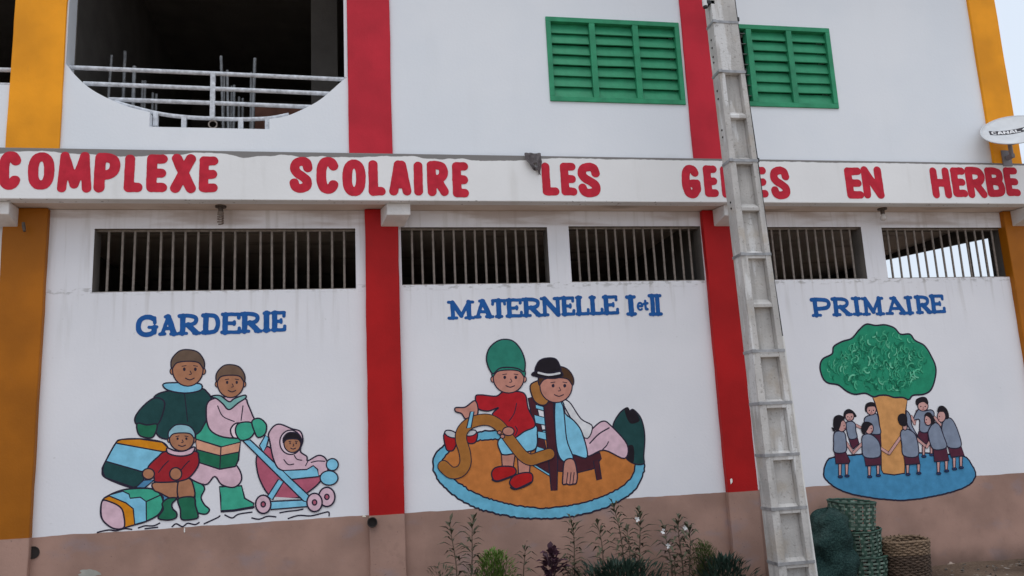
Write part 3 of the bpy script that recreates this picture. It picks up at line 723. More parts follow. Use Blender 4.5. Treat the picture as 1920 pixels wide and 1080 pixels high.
# --- second mural: two children on a round rug
p = Paint(0).use(*DZ)
rug_o = [(45,620),(70,540),(130,480),(230,430),(400,375),(560,362),(900,360),(1400,400),(1640,520),(1692,620),(1680,720),(1600,850),(1400,960),(1150,1030),(860,1050),(640,1030),(400,970),(230,880),(90,750)]
p.fill(rug_o, (92, 156, 190), 2.2, True, .0055)
rug_i = [(120,620),(150,550),(240,480),(400,440),(560,430),(900,430),(1400,470),(1590,560),(1625,630),(1600,720),(1500,810),(1300,900),(1050,955),(850,965),(640,935),(400,860),(250,770),(150,690)]
p.fill(rug_i, (168, 104, 56), 2.0, True, .005)
mu2 = p.build('mural', school)
p = Paint(0).use(*DZ)      # cups
p.k = 8
p.fill([(137,385),(150,500),(180,522),(215,505),(240,410)], (146, 26, 32)); p.ell(190, 390, 52, 26, (168, 172, 184), 1.6, .35)
p.fill([(300,400),(310,450),(350,465),(385,445),(390,375)], (146, 26, 32)); p.ell(345, 382, 44, 22, (168, 172, 184), 1.5, -.25)
p.build('painted_cups', mu2)
p = Paint(0).use(*DZ)      # chair
p.k = 12
BRN = (66, 32, 42)
p.fill([(790,110),(830,100),(850,140),(960,640),(1010,700),(1000,830),(970,828),(960,720),(820,600),(860,480)], BRN, 1.4, False)
for a in ((850,160,920,180,915,210,850,190), (838,240,935,265,945,325,848,305), (862,368,948,380,950,440,868,420), (858,485,955,520,955,560,850,535), (830,620,960,700,960,720,825,635)):
    p.fill([(a[0],a[1]),(a[2],a[3]),(a[4],a[5]),(a[6],a[7])], LB, 1.2, False)
p.fill([(1010,560),(1350,535),(1360,580),(1300,660),(1180,690),(1020,680)], BRN, 1.4, False)
p.fill([(1298,600),(1340,590),(1362,740),(1325,750)], BRN, 1.4, False); p.fill([(905,110),(950,95),(985,115),(1020,600),(1015,828),(970,830)], BRN, 1.6, False)
p.build('painted_chair', mu2)
p = Paint(0).use(*DZ)      # seated child with a dark hat
p.k = 46
p.fill([(1450,330),(1500,230),(1560,185),(1580,210),(1610,200),(1670,270),(1698,400),(1690,560),(1690,620),(1620,622),(1550,570),(1560,470),(1500,400)], DKG)
p.fill([(1540,195),(1572,186),(1585,215),(1612,202),(1660,280),(1600,310),(1565,280)], HAIR, 0); p.fill([(1560,490),(1610,485),(1610,610),(1560,580)], HAIR, 0)
p.fill([(1225,430),(1300,340),(1370,290),(1430,320),(1560,470),(1540,580),(1380,515),(1250,560)], PINK); p.line([(1270,462),(1340,390),(1420,342)], 1.8); p.line([(1370,510),(1400,480),(1415,450)], 1.5)
p.fill([(1060,150),(1110,140),(1200,270),(1290,330),(1230,420)], (190, 192, 204), 1.6)
p.fill([(990,140),(1030,125),(1065,150),(1080,230),(1150,290),(1210,380),(1250,570),(1130,550),(1040,590),(1010,470)], LB)
p.fill([(1000,150),(1010,480),(1060,600),(1140,580),(1090,430),(1060,170)], LB, 1.6)
p.fill([(1075,600),(1060,720),(1060,780),(1090,778),(1110,785),(1140,780),(1165,770),(1172,700),(1145,590)], SK2); 
for x in (1092, 1118, 1142): p.line([(x+6,690),(x-4,775)], 1.2, OUT, False)
p.use(*Z5)
p.fill([(915,900),(920,960),(945,995),(985,1000),(1005,960),(1000,880)], (142, 96, 54))
face(p, 1035, 910, 78, 80, SK2, .8, hair=(70, 48, 36), ears=False)
p.fill([(940,850),(945,800),(975,778),(1025,776),(1048,800),(1052,845)], HAIR, 1.5); p.fill([(918,858),(940,840),(1000,850),(1052,838),(1068,858),(1040,872),(980,872)], HAIR, 1.5)
p.line([(950,846),(1000,856),(1052,848)], 2.6, (190, 192, 204))
p.build('painted_figure', mu2)
p = Paint(0).use(*DZ)      # standing child with a red jumper
p.k = 92
p.fill([(580,530),(590,660),(640,690),(672,660),(690,530)], SK2, 1.6, False); p.fill([(705,530),(715,710),(770,725),(800,700),(810,525)], SK2, 1.6, False)
p.fill([(505,700),(530,655),(600,640),(680,650),(690,700),(600,745),(530,755)], (150, 26, 30)); p.line([(512,745),(560,756),(680,712)], 2.6)
p.fill([(645,770),(680,715),(760,690),(818,700),(820,760),(760,800),(690,815)], (150, 26, 30)); p.line([(655,805),(700,818),(815,765)], 2.6)
p.fill([(572,420),(575,530),(610,552),(690,540),(780,528),(850,500),(860,400),(830,320)], LB)
p.fill([(380,100),(420,85),(540,95),(600,60),(720,60),(770,90),(790,190),(845,320),(760,370),(680,420),(600,400),(510,250),(560,185),(480,210),(400,190)], (152, 28, 38))
p.line([(700,150),(680,230),(640,290)], 1.3); p.line([(690,330),(705,360),(690,400)], 1.3)
p.fill([(375,130),(300,180),(225,185),(225,215),(270,230),(300,270),(340,260),(380,275),(400,200)], SK2)
p.use(*Z5)
face(p, 806, 870, 74, 74, SK2, .5, cap=(40, 110, 100))
p.fill([(728,850),(700,790),(712,730),(760,690),(820,690),(862,730),(885,790),(880,840),(850,826),(800,820),(760,826)], (40, 110, 100))
p.build('painted_figure', mu2)
p = Paint(0).use(*DZ)      # thick brown rope
p.k = 126
rope = [(955,545),(880,570),(810,590),(750,560),(690,490),(630,410),(570,330),(500,285),(420,280),(330,310),(275,370),(268,440),(295,530),(300,620),(260,680),(190,690),(130,640)]
p.line(rope, 15.6*1.0, OUT); p.line(rope, 13.2, (142, 94, 48))
p.ell(635, 368, 45, 34, SK2, 1.5); p.ell(590, 408, 17, 15, SK2, 1.3); p.ell(566, 378, 15, 14, SK2, 1.3)
p.fill([(340,215),(368,215),(345,340),(310,345)], LB, 1.5, False)
p.build('painted_rope', mu2)
# --- third mural: children round a tree
p = Paint(0).use(*EZ)
p.fill([(70,770),(95,670),(160,625),(400,600),(800,580),(1250,600),(1370,620),(1430,690),(1470,780),(1440,850),(1380,895),(1250,945),(1000,1000),(790,1022),(560,1005),(330,965),(180,905),(90,830)], (62, 122, 166), 2.2, True, .002)
mu3 = p.build('mural', school)
p = Paint(0).use(*EZ)      # tree trunk and crown
p.k = 5
p.fill([(505,40),(540,120),(575,250),(590,400),(598,560),(600,740),(620,775),(720,788),(815,772),(818,700),(810,450),(825,200),(845,60)], (182, 132, 86), 1.8, False)
p.use(1280, 370, .38882)
crown = [(662,820),(675,780),(720,755),(728,720),(770,695),(815,680),(850,640),(885,612),(930,618),(975,615),(1020,630),(1050,660),(1095,660),(1120,690),(1165,715),(1195,760),(1220,820),(1215,880),(1195,930),(1160,950),(1110,955),(1090,975),(1060,965),(1020,965),(985,955),(950,955),(920,962),(880,945),(830,950),(790,935),(750,905),(700,895),(675,870)]
p.fill(crown, (34, 122, 98), 2.4)
def inside(x, y, poly):
    r_ = False
    for (xa, ya), (xb, yb) in zip(poly, poly[1:]+poly[:1]):
        if (ya > y) != (yb > y) and x < (xb-xa)*(y-ya)/(yb-ya)+xa: r_ = not r_
    return r_
rq = random.Random(5)
for i in range(330):
    a = rq.uniform(0, 6.283); rr = math.sqrt(rq.random()); x = 945+250*rr*math.cos(a); y = 795+150*rr*math.sin(a)
    if (x < 800 and y > 880) or (x < 790 and y < 720): continue
    l = rq.uniform(18, 46); t0 = rq.uniform(-1.2, 1.2); cc = rq.choice([(60,146,118),(70,156,128),(48,136,110),(24,104,82),(96,170,146),(22,96,76)])
    a0 = rq.uniform(0, 6.28) if rq.random() < .4 else rq.uniform(2.2, 4.2)
    if ((x-945)/285)**2 + ((y-795)/178)**2 > .80: l *= .5
    st = [(x+l*.5*math.cos(a0+q), y+l*.62*math.sin(a0+q)) for q in (-.9, -.45, 0, .45, .9)]
    if all(inside(x+(q[0]-x)*1.35+dx_, y+(q[1]-y)*1.35+dy_, crown) for q in st for dx_, dy_ in ((14,0),(-14,0),(0,14),(0,-14))): p.line(st, rq.uniform(.8, 2.2), cc)
p.build('painted_tree', mu3)
GS = (112, 122, 146); MAR = (74, 36, 54); SK3 = (176, 136, 138)
def kid(pts_shirt, pts_skirt, head, legs, arms=(), hair=None, face_=0, k=0, tail=None):
    p = Paint(0).use(*EZ); p.k = k
    for x, ya, yb in legs:
        p.fill([(x-14,ya),(x-10,yb-12),(x+10,yb-12),(x+14,ya)], SK3, 1.3, False); p.ell(x+3, yb-8, 21, 11, (28, 50, 92), 1.0)
    for a in arms: p.line(a, 4.6, OUT, False); p.line(a, 3.4, SK3, False)
    p.fill(pts_skirt, MAR, 1.6, False); p.fill(pts_shirt, GS, 1.6)
    cx, cy, rx, ry = head
    p.ell(cx, cy, rx, ry, SK3, 1.4)
    if face_ == 0:
        for s_ in (-1, 1): p.ell(cx+s_*rx*.42, cy+ry*.08, 6, 6, HAIR, 0)
        p.line([(cx, cy+ry*.15), (cx+3, cy+ry*.4)], .8); p.line([(cx-10, cy+ry*.62), (cx+10, cy+ry*.62)], 1.0, (120, 60, 66))
    elif abs(face_) == 1:
        p.ell(cx+face_*rx*.5, cy, 5, 6, HAIR, 0); p.line([(cx+face_*rx*.85, cy+ry*.45), (cx+face_*rx*.5, cy+ry*.5)], 1.0, (120, 60, 66))
    if hair: p.fill(hair, HAIR, 0)
    if tail: p.fill(tail, HAIR, 0)
    p.build('painted_figure', mu3)
kid([(450,260),(445,320),(480,400),(590,410),(580,320),(560,230),(510,235)], [(520,412),(592,410),(598,520),(560,480)], (508,190,44,46), (), (), [(448,190),(455,140),(490,118),(530,122),(548,160),(520,158),(470,168),(462,210)], 0, 24)
kid([(275,320),(285,400),(310,458),(375,445),(365,380),(360,320),(330,295),(290,298)], [(300,458),(380,445),(395,500),(340,550),(320,520)], (308,250,40,42), (), [[(365,330),(405,350)]], [(250,240),(262,200),(300,180),(340,200),(372,245),(350,255),(335,225),(290,225),(268,245),(262,275)], 0, 38)
kid([(935,190),(895,280),(950,280),(955,385),(1035,385),(1085,240),(1060,190),(990,200)], [(945,385),(1035,385),(1030,500),(1000,500),(930,430)], (982,155,48,45), [(988,480,625),(1060,480,610)], [[(930,200),(905,300)]], [(915,130),(918,95),(950,75),(985,68),(1015,80),(1032,120),(1022,140),(990,118),(950,128),(930,150)], 0, 52)
kid([(830,205),(840,330),(930,430),(880,330),(865,240)], [(925,425),(935,440),(930,430)], (828,200,6,6), (), [[(875,250),(905,315)]], None, 2, 70)
kid([(170,395),(160,500),(170,580),(270,575),(275,480),(255,395)], [(168,580),(270,575),(310,660),(300,682),(180,685)], (235,335,40,55), [(218,690,812),(280,690,805)], [[(275,490),(338,585)]], [(155,300),(165,255),(205,235),(250,250),(262,275),(232,300),(222,340),(195,385),(160,355)], 1, 80, [(140,350),(165,358),(180,372),(160,390)])
kid([(425,430),(420,500),(440,620),(580,620),(585,510),(540,440),(480,410)], [(440,625),(590,620),(598,695),(455,705)], (486,360,38,52), [(488,710,812),(568,700,800)], [[(425,495),(340,585)], [(590,540),(665,590)]], [(412,355),(430,305),(480,298),(515,325),(490,340),(470,375),(440,415),(415,390)], 1, 96)
kid([(775,400),(785,500),(805,610),(935,610),(920,440),(870,380),(810,365)], [(803,612),(940,605),(952,685),(820,695)], (815,350,20,26), [(840,695,790),(940,690,780)], [[(775,440),(670,590)], [(925,455),(1015,530)]], [(748,275),(760,235),(800,222),(832,250),(835,310),(815,342),(770,325)], 2, 112)
kid([(1165,300),(1155,400),(1210,530),(1330,525),(1300,380),(1250,280),(1205,265)], [(1210,530),(1330,520),(1362,610),(1240,625)], (1150,250,38,52), [(1268,630,740),(1330,620,728)], [[(1090,260),(1140,325)]], [(1112,205),(1125,160),(1165,152),(1205,190),(1220,255),(1195,275),(1180,215),(1140,208)], -1, 128)
kid([(1035,370),(1030,430),(1075,550),(1195,535),(1170,430),(1130,330),(1080,310)], [(1075,555),(1195,540),(1220,655),(1085,665)], (1028,280,34,52), [(1122,670,782),(1195,660,758)], [[(1050,470),(1015,530)]], [(990,245),(1015,212),(1050,218),(1080,260),(1090,310),(1058,325),(1045,270),(1010,245)], -1, 144)

# ================================================================== THINGS
def place(o, loc): o.location = loc
# --- utility pole
YPF = -1.15
pole = empty('utility_pole', (3.1, YPF+.08, 0), 'weathered grey concrete utility pole with ladder recesses, standing in front of the school', 'utility pole')
def off(m, base): m.v = [(a-base[0], b-base[1], c_-base[2]) for a, b, c_ in m.v]; return m
PB = tuple(pole.location)
def xl(z): return 2.950-.0195*(z-ZC)
def wd(z): return .272-.0158*(z-ZC)
def dpt(z): return .155-.0095*(z-ZC)
rz = [ZC+2.829-.3885*i for i in range(12)]
m = MB(); ZT = 7.4
def slab(z0, z1, fa, fb, ya, yb, ya1=None, yb1=None):
    # piece spanning fractions fa..fb of the width between heights z0, z1
    A = lambda z, q: xl(z)+wd(z)*q
    m.hexa([(A(z0,fa),YPF+ya,z0),(A(z0,fb),YPF+ya,z0),(A(z0,fb),YPF+(yb if yb < .9 else dpt(z0)),z0),(A(z0,fa),YPF+(yb if yb < .9 else dpt(z0)),z0),
            (A(z1,fa),YPF+ya,z1),(A(z1,fb),YPF+ya,z1),(A(z1,fb),YPF+(yb if yb < .9 else dpt(z1)),z1),(A(z1,fa),YPF+(yb if yb < .9 else dpt(z1)),z1)])
zlow = -.4; ztop = rz[0]
slab(zlow, ztop, 0, .22, 0, 1); slab(zlow, ztop, .82, 1, 0, 1); slab(ztop, ZT, 0, 1, 0, 1)
slab(zlow, ztop, .22, .82, .05, .09)
for i, z in enumerate(rz):
    za = z-.3885
    A = lambda zz, q: xl(zz)+wd(zz)*q
    # rung with a sloping upper face
    zb = za+.028; zs = za+.07
    if zb > zlow:
        m.hexa([(A(za,.22),YPF+.002,za),(A(za,.82),YPF+.002,za),(A(za,.82),YPF+.051,za),(A(za,.22),YPF+.051,za),(A(zb,.22),YPF+.002,zb),(A(zb,.82),YPF+.002,zb),(A(zs,.82),YPF+.051,zs),(A(zs,.22),YPF+.051,zs)])
off(m, PB).build('shaft', M_POLE, pole, .004)
M_BAND = mat('galvanised_band', (.33, .33, .34), .5, .3, 20, metal=.4)
for z in (ZC+3.28, ZC+2.842, ZC+2.08, ZC+1.309, ZC+.547, ZC+.149, ZC-.238, ZC-.63, ZC-1.02):
    m = MB(); e = .004; h = .011; a, b, d = xl(z)-e, xl(z)+wd(z)+e, YPF+dpt(z)+e; f = YPF-e
    for q in ((a, b, f, f+.003), (a, b, d-.003, d), (a, a+.003, f+.003, d-.003), (b-.003, b, f+.003, d-.003)): m.box(*q, z-h, z+h)
    bd = off(m, PB).build('steel_band', M_BAND, pole)
    m = MB(); m.box(a-.006, a+.026, f-.012, f-.0005, z-.014, z+.014); off(m, PB).build('buckle', M_BAND, bd, .002)
# bolt holes on the side face
for z in (ZC+3.15, ZC+3.08, ZC+3.0, ZC+2.93+.02, ZC+2.70, ZC+2.63, ZC+2.36, ZC+2.30, ZC+1.75, ZC+1.70):
    m = MB(); x = xl(z); m.tube([(x-.004, YPF+.07, z), (x+.01, YPF+.07, z)], .009, 8); off(m, PB).build('bolt', M_DARKHOLE, pole)
m = MB(); m.tube([(xl(z)+wd(z)+.012+.003*math.sin(z*4), YPF+.03, z) for z in [ZC+.62+i*.25 for i in range(24)]], .0085, 8); off(m, PB).build('cable', M_BLACK, pole)
m = MB(); m.tube([(xl(z)+wd(z)+.016, YPF+.03, z) for z in (-.1, .5, 1.2, ZC+.66)], .0125, 10); off(m, PB).build('conduit', mat('white_conduit', (.72, .71, .69), .5), pole)
for z in (ZC+2.86, ZC+3.32, ZC+2.09): 
    m = MB(); m.box(xl(z)+wd(z)+.004, xl(z)+wd(z)+.024, YPF+.01, YPF+.045, z-.018, z+.018); off(m, PB).build('cable_clip', M_BLACK, pole, .003)
m = MB(); m.hexa([(2.86,YPF-.14,-.2),(3.42,YPF-.14,-.2),(3.42,YPF+.3,-.2),(2.86,YPF+.3,-.2),(2.93,YPF-.05,.21),(3.33,YPF-.05,.20),(3.33,YPF+.22,.2),(2.93,YPF+.22,.21)])
off(m, PB).build('footing', M_CONC, pole, .03)
# insulated connector tube near the top
m = MB(); x, z = W(1319, 8, YPF+.05)
m.tube([(x, YPF+.02, z+.35), (x, YPF+.02, z-.035)], .022, 12); cn = off(m, PB).build('connector_tube', mat('white_plastic', (.7, .7, .7), .4), pole)
m = MB(); m.tube([(x, YPF+.02, z-.036), (x, YPF+.02, z-.05)], .019, 12); m.box(x, x+.075, YPF, YPF+.05, z-.02, z+.01); off(m, PB).build('clamp', M_BLACK, cn)

# --- satellite dish
dc = Vector((*W(1901, 243, -.55), 0)); dloc = Vector((dc.x, -.55, dc.y))
dish = empty('satellite_dish', (dloc.x+.06, -.42, Z_FT), 'pale grey satellite dish with black logo beside the right orange column', 'satellite dish')
DB = tuple(dish.location)
toc = (EYE-dloc); azm = math.atan2(toc.y, toc.x) + R(10); elv = R(47)
nrm = Vector((math.cos(azm)*math.cos(elv), math.sin(azm)*math.cos(elv), math.sin(elv)))
ax = Vector((-math.sin(azm), math.cos(azm), 0)); ay = nrm.cross(ax)
M_DISH = mat('dish_enamel', (.60, .62, .64), .45, .1, 8)
m = MB(); n = 40; RX, RY = .275, .30; rings = 8; vs = [dloc - nrm*.055]
for k in range(1, rings+1):
    q = k/rings
    vs += [dloc + ax*(RX*q*math.cos(2*math.pi*i/n)) + ay*(RY*q*math.sin(2*math.pi*i/n)) - nrm*(.055*(1-q*q)) for i in range(n)]
fs = [(0, 1+i, 1+(i+1) % n) for i in range(n)]
for k in range(rings-1): fs += [(1+k*n+i, 1+k*n+(i+1) % n, 1+(k+1)*n+(i+1) % n, 1+(k+1)*n+i) for i in range(n)]
m.add(vs, fs, True)
dd = off(m, DB).build('reflector', M_DISH, dish); sm = dd.modifiers.new('solid', 'SOLIDIFY'); sm.thickness = .006; sm.offset = 0
m = MB(); m.tube([dloc + ax*(RX*math.cos(a)) + ay*(RY*math.sin(a)) for a in [2*math.pi*i/40 for i in range(41)]], .006, 6, False); off(m, DB).build('rim', M_DISH, dish)
# logo band with letters
tx = -ax if ax.dot(rt) < 0 else ax
ty = nrm.cross(tx);  ty = ty if ty.z > 0 else -ty
def dp(u, v, l): 
    q = min(1, (u/RX)**2 + (v/RY)**2)
    return dloc + tx*u + ty*v - nrm*(.055*(1-q)) + nrm*(.004+l)
def dquad(m, a, b, c_, d, l): m.add([dp(*a, l), dp(*b, l), dp(*c_, l), dp(*d, l)], [(0,1,2,3)])
m = MB(); U0, U1, V0, V1 = -.195, .135, .015, .095
for i in range(12):
    a, b = U0+(U1-U0)*i/12, U0+(U1-U0)*(i+1)/12
    dquad(m, (a,V0), (b,V0), (b,V1), (a,V1), .001)
lg = off(m, DB).build('logo_plate', mat('logo_black', (.02, .02, .03), .5), dish)
CAP = {'C': [sup(45,315)], 'A': BOLD['A'], 'N': BOLD['N'], 'L': BOLD['L'], '+': [[(.5,.1),(.5,.9)], [(.1,.5),(.9,.5)]]}
M_LW = mat('logo_white', (.75, .75, .76), .5)
cw = (U1-U0-.03)/6
for i, ch in enumerate('CANAL+'):
    m = MB(); a0 = U0+.015+i*cw
    for st in CAP[ch]:
        pl = [(a0+.008+x*(cw-.016), V0+.016+y*(V1-V0-.032)) for x, y in st]
        for (xa, ya), (xb, yb) in zip(pl[:-1], pl[1:]):
            l = math.hypot(xb-xa, yb-ya) or 1; nx, ny = -(yb-ya)/l*.0065, (xb-xa)/l*.0065; ex, ey = (xb-xa)/l*.003, (yb-ya)/l*.003
            dquad(m, (xa+nx-ex,ya+ny-ey), (xb+nx+ex,yb+ny+ey), (xb-nx+ex,yb-ny+ey), (xa-nx-ex,ya-ny-ey), .0022)
    off(m, DB).build('letter', M_LW, lg)
M_ARM = mat('grey_steel_arm', (.25, .24, .26), .5)
m = MB(); low = dloc - ty*RY*.80 + tx*RX*.55; tip = dloc + nrm*.36 - ty*.16 + tx*.14 
m.tube([low, low + (tip-low)*.5 - nrm*.0, tip], .013, 8); off(m, DB).build('feed_arm', M_ARM, dish)
m = MB(); m.tube([tip, tip - nrm*.10], [.03, .034], 12); off(m, DB).build('feed_horn', mat('grey_plastic', (.35, .35, .36), .5), dish)
m = MB(); bk = dloc - nrm*.06; pv = Vector((dloc.x+.10, YPIL-.08, dloc.z-.20)); m.tube([bk, bk-nrm*.08, pv+Vector((0, 0, .12)), pv], .02, 10); off(m, DB).build('mast', M_ARM, dish)
m = MB(); m.box(pv.x-.05, pv.x+.05, YPIL-.022, YPIL-.0105, pv.z-.08, pv.z+.08); m.box(pv.x-.018, pv.x+.018, pv.y-.02, YPIL-.022, pv.z-.02, pv.z+.02); off(m, DB).build('mount', M_ARM, dish)

# --- lamp holders under the soffit
M_HOLD = mat('dusty_bakelite', (.10, .075, .06), .6, .3, 40)
def lamp(px, py, spiral, label):
    x, z = W(px, py, -.12); o = empty('lamp_holder', (x, -.12, Z_SOF), label, 'lamp')
    m = MB(); m.tube([(0,0,.002),(0,0,-.012)], .045, 14); m.tube([(0,0,-.012),(0,0,-.055)], .02, 12); m.build('rose', M_HOLD, o)
    m = MB()
    if spiral:
        pts = [(math.cos(a)*.021, math.sin(a)*.021, -.06-.012*a/3.6) for a in [i*.4 for i in range(70)]]
        m.tube(pts, .0065, 6); m.tube([(0,0,-.05),(0,0,-.075)], .024, 12); m.build('spiral_bulb', mat('grimy_bulb', (.22, .17, .14), .5, .3, 40), o)
    else:
        m.tube([(0,0,-.05),(0,0,-.062),(0,0,-.08),(0,0,-.10),(0,0,-.115),(0,0,-.122)], [.014,.018,.03,.033,.022,.004], 14, False); m.build('bulb', mat('dusty_glass_bulb', (.62, .58, .55), .3, .15, 30), o)
lamp(414, 385, True, 'dark spiral bulb in a holder under the soffit above the first barred window')
lamp(1654, 392, False, 'pale round bulb in a holder under the soffit between the last two barred windows')
lamp2 = empty('lamp_holder', (-2.62, -.12, ZC+1.84), 'small broken bulb stub hanging under the bracket on the left orange column', 'lamp')
m = MB(); m.tube([(-.005,0,.005),(0,0,-.03),(.012,-.01,-.07)], [.012,.014,.01], 8); m.build('socket', M_HOLD, lamp2)

# --- rag on the fascia
m = MB(); n1, n2 = 12, 14; x0, zt = W(982, 290, YF-.01); x1 = W(1014, 290, YF-.01)[0]; vs = []
rr = random.Random(11)
for j in range(n2):
    v = j/(n2-1)
    for i in range(n1):
        u = i/(n1-1); wdt = (1-.62*max(0, v-.42)/.58)
        xx = x0+(x1-x0)*(.5+(u-.5)*wdt + .26*v*v*.9) + rr.uniform(-.004, .004)
        zz = zt+.012-.185*v*(.78+.3*u) + rr.uniform(-.004, .004)
        vs.append((xx, YF-.022-.022*math.sin(u*9+v*3)*(.4+v) - rr.uniform(0, .008), zz))
m.add(vs, [(j*n1+i, j*n1+i+1, (j+1)*n1+i+1, (j+1)*n1+i) for j in range(n2-1) for i in range(n1-1) if not (6 < j < 10 and 5 <= i <= 6)], True)
rag = m.build('rag', mat('grey_cloth', (.13, .115, .12), .95, .45, 30, .6, 60)); sm = rag.modifiers.new('solid', 'SOLIDIFY'); sm.thickness = .007
ss = rag.modifiers.new('sub', 'SUBSURF'); ss.levels = 1; ss.render_levels = 1
tag(rag, 'crumpled grey rag hanging over the fascia beside the red word LES', 'rag')

# --- metal props and board on the balcony
M_PIPE = mat('steel_prop', (.36, .37, .38), .5, .3, 20, metal=.2)
FLOOR_UP = Z_SOF+.2
spec = [(318,85,.9,.013,.02), (407,58,1.1,.016,0), (470,158,.8,.018,0), (524,255,1.3,.014,0), (541,255,1.3,.014,0), (592,335,1.5,.014,0), (616,342,1.5,.014,0),
        (1047,90,1.0,.015,-.03), (1089,185,.9,.014,-.02), (1070,200,1.2,.012,0), (1118,290,1.3,.012,0), (1135,284,1.1,.014,0), (1168,362,1.4,.014,0), (1192,372,1.5,.014,0), (1248,200,1.2,.013,0), (1273,105,1.0,.017,.015)]
for i, (x, y, Y, r, ln) in enumerate(spec):
    X, Z = W(*zp(x, y), Y); m = MB(); m.tube([(0, 0, 0), (ln*(Z-FLOOR_UP)*1.5, 0, Z-FLOOR_UP)], r, 8)
    o = m.build('metal_prop', M_PIPE); o.location = (X-ln*(Z-FLOOR_UP)*1.5, Y, FLOOR_UP)
    same = sorted(q[0] for q in spec if (q[0] < 700) == (x < 700)); k = same.index(x)
    side = 'left' if x < 700 else 'right'
    order = ('leftmost', 'second', 'third', 'fourth', 'fifth', 'sixth', 'seventh', 'eighth', 'ninth')[k] if k < len(same)-1 else 'rightmost'
    tag(o, order + (' grey metal prop' if order in ('leftmost', 'rightmost') else ' grey metal prop from the left') + ' in the ' + side + ' cluster behind the balcony railing', 'metal prop', 'metal props standing on the balcony')
A, B = W(478, 199, 1.7), W(560, 207, 1.7)
m = MB(); m.box(0, B[0]-A[0]+.3, 0, .04, 0, A[1]-FLOOR_UP); o = m.build('timber_board', mat('red_brown_timber', (.22, .10, .07), .8, .3, 6), None, .004); o.location = (A[0], 1.7, FLOOR_UP)
tag(o, 'red-brown board standing low behind the right end of the balcony railing', 'board')

# --- green woven baskets
M_BG1 = mat('green_plastic_strip', (.040, .085, .062), .6, .5, 25); M_BG2 = mat('pale_green_strip', (.17, .235, .19), .55, .6, 18)
def woven(name, loc, label, rbot, rtop, h, staves, rows, mat1, mat2, group, tilt=(0, 0, 0), sq=.75):
    o = empty(name, loc, label, 'basket', group); o.rotation_euler = tilt
    def rad(a, v): 
        rr_ = rbot+(rtop-rbot)*v; c_, s_ = math.cos(a), math.sin(a)
        k = (abs(c_)**(2/sq)+abs(s_)**(2/sq))**(-sq/2); return rr_*k
    m = MB(); N = staves*2
    for j in range(rows):           # horizontal strips weaving in and out
        v0 = (j+.18)/rows; v1 = (j+.70)/rows
        vs = []
        for i in range(N):
            a = 2*math.pi*i/N; d = .0055*(1 if (i//1+j) % 2 else -1)
            for v in (v0, v1): rr_ = rad(a, v)+d; vs.append((rr_*math.cos(a), rr_*math.sin(a), v*h))
        m.add(vs, [(2*i, 2*((i+1) % N), 2*((i+1) % N)+1, 2*i+1) for i in range(N)])
    a_ = m.build('weave', mat2, o); sd_ = a_.modifiers.new('s', 'SOLIDIFY'); sd_.thickness = .003
    m = MB()
    for i in range(staves):
        a = 2*math.pi*(i+.25)/staves; da = .26*2*math.pi/staves; vs = []
        for v in (0, .33, .66, 1):
            for q in (-da, da): rr_ = rad(a+q, v)+.001; vs.append((rr_*math.cos(a+q), rr_*math.sin(a+q), v*h))
        m.add(vs, [(2*k, 2*k+1, 2*k+3, 2*k+2) for k in range(3)])
    b_ = m.build('stave', mat1, o); sd_ = b_.modifiers.new('s', 'SOLIDIFY'); sd_.thickness = .004
    m = MB(); m.tube([(rad(2*math.pi*i/40, 1)*math.cos(2*math.pi*i/40), rad(2*math.pi*i/40, 1)*math.sin(2*math.pi*i/40), h+random.uniform(-.004, .004)) for i in range(41)], .009, 6, False); m.build('rim', mat1, o)
    m = MB(); m.add([(rad(2*math.pi*i/24, 0)*math.cos(2*math.pi*i/24), rad(2*math.pi*i/24, 0)*math.sin(2*math.pi*i/24), .004) for i in range(24)], [tuple(range(24))]); m.build('base', mat1, o)
    return o
bx = W(1600, 1000, -.32)[0]
ztb = W(1595, 945, -.32)[1]
gb = 'green woven baskets in a stack'
bh = (ztb)/3
woven('woven_basket', (bx+.035, -.34, .02), 'lowest green woven basket of the stack beside the brown wicker basket', .165, .185, bh*1.0, 15, 7, M_BG1, M_BG2, gb, (0, .02, .2))
woven('woven_basket', (bx+.02, -.34, .02+bh), 'middle green woven basket of the stack against the brown dado', .165, .185, bh*.96, 15, 7, M_BG1, M_BG2, gb, (0, -.03, .5))
woven('woven_basket', (bx-.015, -.34, .03+bh*1.98), 'topmost green woven basket of the stack, empty and tilted', .165, .178, bh*1.0, 15, 7, M_BG1, M_BG2, gb, (.05, .05, .1))
# --- brown wicker basket
M_W1 = mat('dark_wicker', (.085, .055, .038), .8, .5, 40, .4, 80); M_W2 = mat('straw_wicker', (.21, .14, .09), .8, .5, 50, .4, 80)
wx, wz = W(1688, 1010, -.36)
wk = empty('wicker_basket', (wx, -.38, 0.01), 'round brown wicker basket standing by the wall, right of the green stack', 'basket')
zt_ = W(1688, 1012, -.38)[1]; rB = .205
m = MB(); rows = 20
for j in range(rows):
    v = j/(rows-1); pts = []
    for i in range(73):
        a = 2*math.pi*i/72; rr_ = rB*(.86+.14*v) + .0055*math.sin(18*a+math.pi*j) + random.uniform(-.0015, .0015)
        pts.append((rr_*math.cos(a), rr_*math.sin(a), .02+v*(zt_-.03)+.006*math.sin(3*a+j)))
    m.cur = 1 if j > rows*.62 else 0
    m.tube(pts, .0115, 5, False)
m.build('weave', [M_W1, M_W2], wk)
m = MB()
for i in range(36):
    a = 2*math.pi*i/36; m.tube([(rB*.86*math.cos(a), rB*.86*math.sin(a), 0), (rB*math.cos(a)*.99, rB*math.sin(a)*.99, zt_+random.uniform(-.01, .015))], .006, 5)
m.build('stake', M_W2, wk)
m = MB()
